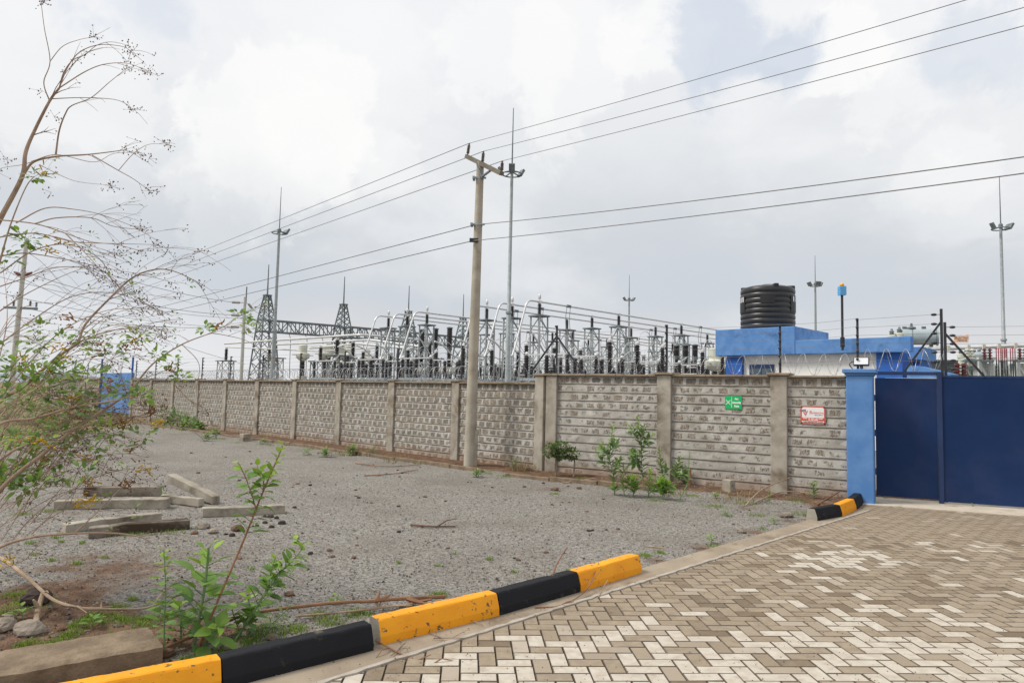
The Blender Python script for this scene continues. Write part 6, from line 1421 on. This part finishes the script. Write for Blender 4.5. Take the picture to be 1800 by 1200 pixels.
# ------------------------------------------------------------------ the big straggling shrub
tb = GG(-70, 1010); o = thing('straggling_tree', 'straggling half bare tree with thin arching branches, yellow flowers and brown seeds', 'tree', tuple(tb))
br = MB(); tw_ = MB(); lf = MB(); fl = MB(); pd = MB(); rs = random.Random(99)
def rel(p): return V(p) - tb
def pods(p, n_, s_=.035, size=.0043):
    for q in range(n_):
        v_ = V((rs.gauss(0, s_), rs.gauss(0, s_), rs.gauss(0, s_ * .7))); M_ = Matrix.Translation(p + v_) @ Matrix.Rotation(rs.uniform(0, 6), 4, 'Z') @ Matrix.Rotation(rs.uniform(0, 3), 4, 'X')
        k = rs.uniform(.6, 1.15) * size; pd.ball((0, 0, 0), k, k, k * 1.7, 5, 4, M_)
        if q % 2 == 0: tw_.tube([p, p + v_], [.0012, .0008], 3, False)
def leaves(p, n_, s_=.06, L=.07):
    for q in range(int(n_ * 1.5) + 1):
        d_ = V((rs.uniform(-1, 1), rs.uniform(-1, 1), rs.uniform(-.3, 1))); leaf(lf, p + d_ * s_ * .6, d_, V((rs.uniform(-.6, .6), -.6, 1)), 1.05 * L * rs.uniform(.5, 1.15), L * .5, min(1, max(0, rs.gauss(.4, .3))), .2, .3, L * .2)
def flowers(p, n_=8, red=False):
    for q in range(n_):
        d_ = V((rs.uniform(-.6, 1), rs.uniform(-1, 1), rs.uniform(-.7, .7))).normalized(); fl.tone = rs.uniform(0, .25) if red else rs.uniform(.6, 1); b = p + V((rs.gauss(0, .025), rs.gauss(0, .025), rs.gauss(0, .02)))
        fl.tube([b, b + d_ * .03, b + d_ * .042], [.003, .0042, .0065], 5)
def spray(p, d_, L, r, depth=0, pod=True, n_=9):
    d_ = V(d_).normalized(); pts = [p]; q = p.copy(); bend = V((rs.uniform(.0, .5), rs.uniform(-.3, .3), rs.uniform(-.75, -.25)))
    for k in range(n_):
        d_ = (d_ + bend * (.10 + .05 * k / n_) + V((rs.gauss(0, .05), rs.gauss(0, .05), rs.gauss(0, .05)))).normalized(); q = q + d_ * (L / n_); pts.append(q)
    tw_.tube(pts, [r + (.0009 - r) * i / n_ for i in range(n_ + 1)], 4, False)
    if depth > 0:
        for k in range(rs.randint(1, 3)):
            i = rs.randrange(3, n_); dd = (pts[i] - pts[i - 1]).normalized() + V((rs.uniform(-.5, .7), rs.uniform(-.6, .6), rs.uniform(-.5, .7))); spray(pts[i], dd, L * rs.uniform(.3, .55), max(.001, r * .55), depth - 1, pod, 6)
    if pod and rs.random() < .3: pods(q, rs.randint(2, 6), .026)
    elif rs.random() < .12: leaves(q, 2, .04, .035)
    return pts
def limb(pix, z0, z1, r0, r1, ntw=0, twL=(.25, .6), end='pods', mb=None, frm=.25, dep=1):
    n_ = len(pix); P = smooth_path([rel(at(x, y, z0 + (z1 - z0) * i / (n_ - 1))) for i, (x, y) in enumerate(pix)], 6); m_ = len(P)
    (mb or br).tube(P, [r0 + (r1 - r0) * (i / (m_ - 1)) ** .8 for i in range(m_)], 7 if r0 > .006 else 5)
    for q in range(ntw):
        i = min(m_ - 2, int(m_ * (frm + (1 - frm) * rs.random()))); d_ = (P[i + 1] - P[i]).normalized() + V((rs.uniform(-.3, .7), rs.uniform(-.8, .8), rs.uniform(-.7, .9))); spray(P[i], d_, rs.uniform(*twL), max(.0016, (r0 + (r1 - r0) * i / m_) * .4), dep)
    if end == 'pods': pods(P[-1], 12)
    return P
def x(v): return v
# low tangle of dry twigs at the foot
for k in range(46):
    y0 = rs.uniform(620, 930); x0 = rs.uniform(-60, 90); L_ = rs.uniform(70, 230); rise = rs.uniform(-20, 120)
    limb([(x0 - 30, y0 + 40), (x0 + L_ * .3, y0 - rise * .45), (x0 + L_ * .7, y0 - rise * .9), (x0 + L_, y0 - rise + rs.uniform(0, 30))], rs.uniform(4.5, 5.6), rs.uniform(4.7, 6.2), .0032, .0012, 2, (.12, .35), 'pods' if k % 4 == 0 else None, frm=.3, dep=1)
for k in range(44):
    px, py = rs.uniform(-10, 230), rs.uniform(600, 860); p_ = rel(at(px, py, rs.uniform(4.7, 5.6)))
    tw_.tube(smooth_path([p_ + V((-.12, .05, -.2)), p_ + V((-.05, 0, -.08)), p_], 4), .002, 4); leaves(p_, rs.randint(4, 9), .09, .055)
    if k % 3 == 0: flowers(p_ + V((.03, 0, .02)), 7, k % 2 == 1)
# main stems, rooted beyond the edge of the photo
limb([(-70, 1010), (-60, 800), (-40, 560), (-20, 430), (0, 385), (38, 312), (45, 268), (60, 231), (87, 178), (104, 155)], 5.1, 5.2, .030, .0075, 4, (.2, .5), None, frm=.62)
limb([(104, 155), (118, 120), (140, 92), (175, 79), (215, 82), (230, 90)], 5.2, 5.35, .0055, .0016, 2, (.15, .3), dep=0)
limb([(104, 155), (112, 128), (128, 106), (150, 96), (170, 80), (195, 74), (226, 80)], 5.2, 5.0, .0045, .0014, 2, (.12, .25), dep=0)
limb([(104, 155), (150, 126), (185, 113), (225, 112), (260, 126)], 5.2, 5.3, .005, .0016, 3, (.12, .3), dep=0)
limb([(87, 178), (77, 145), (88, 108), (78, 50), (72, 2)], 5.2, 5.1, .005, .0018, 1, (.1, .25), dep=0)
limb([(88, 108), (110, 82), (140, 70), (168, 65)], 5.1, 5.2, .0035, .0014, 1, (.1, .2), dep=0)
limb([(98, 272), (104, 230), (115, 200), (126, 186), (160, 172), (192, 145), (222, 121)], 5.15, 5.0, .007, .0016, 3, (.15, .3), dep=0)
limb([(90, 174), (140, 172), (192, 174), (216, 180), (232, 193)], 5.2, 5.35, .004, .0014, 2, (.12, .25), dep=0)
limb([(42, 305), (60, 284), (100, 275), (150, 272), (195, 267), (222, 263)], 5.2, 5.3, .011, .0022, 3, (.15, .35), frm=.4, dep=0)
limb([(162, 273), (205, 298), (235, 315), (262, 335)], 5.25, 5.3, .0045, .0014, 2, (.12, .25), dep=0)
limb([(208, 300), (235, 270), (262, 254), (298, 254)], 5.3, 5.35, .003, .0013, 1, (.1, .2), dep=0)
limb([(55, 284), (100, 272), (165, 285), (200, 270), (245, 268)], 5.2, 5.4, .004, .0013, 1, (.1, .2), dep=0)
limb([(70, 290), (110, 310), (140, 320), (195, 326)], 5.2, 5.3, .0025, .0012, 0, dep=0)
limb([(55, 285), (38, 290), (10, 294), (-10, 300)], 5.2, 5.0, .003, .0014, 1, (.1, .2), dep=0)
limb([(-15, 520), (5, 440), (22, 385), (45, 330), (60, 310)], 5.0, 5.1, .008, .003, 2, (.15, .3), None)
leaves(rel(at(62, 312, 5.1)), 12, .07, .06); flowers(rel(at(76, 298, 5.1)), 10)
for pix in ([(-20, 385), (60, 393), (115, 410), (160, 425), (205, 430), (250, 442)], [(28, 392), (80, 366), (130, 368), (180, 378), (245, 402)], [(62, 393), (100, 383), (160, 383), (200, 398), (252, 404)], [(115, 410), (150, 445), (180, 478)], [(-20, 420), (60, 410), (130, 425), (200, 428), (275, 430)], [(-20, 455), (40, 445), (110, 455), (180, 470), (235, 480)], [(0, 480), (60, 440), (120, 430), (175, 455), (200, 500)], [(-20, 510), (40, 490), (100, 470), (160, 475), (220, 510)], [(-20, 560), (40, 520), (110, 485), (150, 470)], [(-10, 660), (10, 580), (12, 530), (5, 470)], [(-20, 620), (60, 560), (130, 520), (200, 515), (260, 535)], [(0, 700), (50, 640), (110, 580), (190, 545), (250, 545)], [(-20, 700), (40, 690), (130, 700), (200, 640)]):
    limb(pix, rs.uniform(4.8, 5.6), rs.uniform(5.0, 6.2), .0055, .0018, 4, (.2, .5), frm=.2)
leaves(rel(at(45, 425, 5.2)), 26, .12, .06); flowers(rel(at(108, 426, 5.3)), 12); leaves(rel(at(8, 455, 5.1)), 10, .08, .06); flowers(rel(at(85, 440, 5.3)), 10); pods(rel(at(165, 470, 5.4)), 20, .07); pods(rel(at(180, 486, 5.4)), 16, .06)
limb([(-70, 930), (-30, 760), (0, 705), (41, 679), (100, 628), (135, 603), (150, 570), (190, 527), (230, 490), (265, 475), (300, 475), (340, 492), (353, 503)], 4.9, 5.5, .017, .0018, 8, (.2, .42), frm=.5)
limb([(300, 475), (320, 452), (352, 441)], 5.4, 5.5, .002, .0012, 1, (.1, .2), dep=0)
limb([(232, 490), (250, 470), (280, 452), (292, 445)], 5.3, 5.5, .002, .0012, 1, (.1, .2), dep=0)
limb([(135, 603), (190, 582), (240, 578), (285, 590)], 5.1, 5.4, .006, .0018, 6, (.2, .4))
limb([(-60, 960), (0, 860), (85, 790), (130, 755), (205, 705), (230, 685), (270, 638), (320, 605), (370, 585), (408, 566)], 4.7, 5.6, .016, .0022, 8, (.2, .45), 'leaf', frm=.45)
limb([(370, 585), (400, 590), (440, 602), (490, 640)], 5.5, 5.8, .0035, .0014, 4, (.12, .25), None, dep=0)
limb([(320, 605), (350, 640), (345, 690), (355, 725)], 5.3, 5.4, .003, .0014, 3, (.1, .25), dep=0)
limb([(300, 668), (330, 700), (360, 720), (372, 745)], 5.3, 5.5, .003, .0014, 3, (.1, .25), dep=0)
limb([(-50, 800), (0, 745), (60, 735), (130, 715), (205, 703), (245, 690)], 4.6, 5.0, .012, .004, 6, (.2, .45))
limb([(-60, 870), (10, 800), (80, 770), (160, 745), (210, 738), (290, 720)], 4.7, 5.1, .010, .003, 6, (.2, .45))
limb([(-60, 1000), (0, 961), (60, 943), (135, 937), (200, 937), (245, 943), (272, 957)], 4.6, 4.9, .013, .003, 3, (.12, .3), None, frm=.5, dep=1)
limb([(130, 937), (165, 905), (210, 860), (240, 835)], 4.75, 5.0, .006, .002, 4, (.12, .3), dep=1)
limb([(20, 950), (60, 905), (110, 870), (150, 850)], 4.7, 5.0, .005, .002, 4, (.12, .3), dep=1)
limb([(0, 1000), (40, 985), (60, 965), (75, 945)], 4.5, 4.7, .004, .002, 2, (.1, .25), None)
for k in range(30):
    y0 = rs.uniform(600, 900); x0 = rs.uniform(-30, 120); L_ = rs.uniform(90, 240); y1 = y0 - rs.uniform(10, 140)
    limb([(x0 - 40, y0 + 45), (x0, y0), (x0 + L_ * .5, (y0 + y1) / 2 - rs.uniform(0, 25)), (x0 + L_, y1 + rs.uniform(-5, 30))], rs.uniform(4.6, 5.4), rs.uniform(4.8, 6.0), .0042, .0014, 4, (.15, .4), frm=.25)
for (px, py, n_, s_, L) in [(70, 580, 12, .08, .05), (110, 600, 10, .08, .05), (110, 655, 22, .10, .055), (60, 610, 16, .1, .05), (200, 625, 18, .10, .05), (240, 595, 12, .08, .05), (60, 660, 18, .11, .06), (20, 660, 16, .1, .06), (85, 690, 20, .12, .08), (30, 700, 10, .1, .07), (215, 690, 14, .08, .06), (245, 700, 12, .07, .07), (170, 710, 16, .1, .07), (130, 725, 10, .08, .06), (55, 830, 14, .09, .09), (40, 860, 12, .1, .09), (105, 840, 12, .09, .06), (120, 760, 12, .09, .07), (250, 770, 8, .08, .06), (320, 665, 14, .07, .05), (360, 580, 10, .05, .05), (425, 560, 18, .08, .05), (440, 580, 12, .07, .045), (300, 640, 10, .07, .05), (10, 850, 10, .1, .09), (0, 780, 14, .12, .07), (160, 660, 12, .09, .05), (190, 760, 8, .08, .06), (275, 625, 8, .06, .05), (20, 620, 14, .1, .05), (150, 600, 8, .08, .05)]:
    leaves(rel(at(px, py, rs.uniform(4.8, 5.3))), n_, s_, L)
for (px, py, n_, red) in [(125, 700, 22, 0), (100, 610, 8, 0), (240, 597, 10, 0), (35, 630, 8, 0), (280, 745, 10, 0), (155, 845, 14, 0), (150, 880, 22, 0), (255, 825, 10, 0), (10, 985, 10, 0), (140, 805, 8, 0), (135, 727, 14, 1), (215, 745, 20, 1), (265, 720, 12, 1), (190, 675, 8, 1), (300, 650, 12, 1), (70, 810, 10, 1), (215, 850, 16, 1), (115, 560, 10, 1), (225, 610, 8, 1), (380, 570, 10, 1), (60, 780, 8, 1), (232, 788, 8, 1)]:
    flowers(rel(at(px, py, rs.uniform(4.8, 5.2))), n_, bool(red))
for (px, py) in [(255, 128), (222, 118), (230, 190), (95, 205), (295, 255), (262, 278), (245, 272), (262, 335), (195, 328), (92, 305), (90, 338), (13, 282), (75, 160), (116, 125), (230, 92), (165, 66), (76, 4), (195, 445), (150, 430), (245, 398), (270, 428), (225, 440), (210, 480), (240, 470), (300, 500), (330, 490), (250, 525), (215, 530), (20, 520), (80, 490)]:
    pods(rel(at(px, py, rs.uniform(5.0, 5.4))), rs.randint(6, 13), .035)
br.build('branching_trunk', M['bark'], o, smooth='auto'); 
t_ = tw_.build('twigs', M['twig'], o, smooth=True); tag(t_, kind='stuff')
l_ = lf.build('foliage', M['treeleaf'], o, smooth=True); f_ = fl.build('flowers', M['flower'], o, smooth=True); p_ = pd.build('seed_pods', M['pod'], o, smooth=True)
for q in (l_, f_, p_): tag(q, kind='stuff')

# fine litter: crumbs of earth and bits of dry leaf on paving, gutter and yard
rl = random.Random(31); mb = MB()
for q in range(5200):
    y = 3.7 + 7.5 * rl.random() ** 1.4; x_ = -0.75 * y + 1.5 * y * rl.random(); p = V((x_, y, 0)); pv = dist_line(p, PEA, PEN)
    if dist_line(p, GA, GN) < .05: continue
    if pv > 0.02:
        if rl.random() > .35 + .4 * (noise.noise(V((x_ * 1.3, y * 1.3, 5))) > 0): continue
        z = .0085; s_ = rl.uniform(.002, .0055); mb.tone = rl.uniform(0, .35)
    elif pv > -.26: z = .019; s_ = rl.uniform(.002, .007); mb.tone = rl.uniform(0, .7)
    else: z = gz(x_, y) + .004; s_ = rl.uniform(.003, .012); mb.tone = rl.uniform(0, 1) ** 1.5
    a = rl.uniform(0, 6.3); b = V((x_, y, z)); u_ = V((math.cos(a), math.sin(a), 0)) * s_; v_ = V((-math.sin(a), math.cos(a), 0)) * s_ * rl.uniform(.5, 1)
    mb.add([b - u_, b + v_, b + u_, b - v_, b + V((0, 0, s_ * .8))], [(0, 3, 4), (3, 2, 4), (2, 1, 4), (1, 0, 4)])
tag(mb.build('litter', tonemat('litter_crumbs', (0.05, 0.035, 0.025, 1), (0.33, 0.24, 0.15, 1))), kind='stuff')
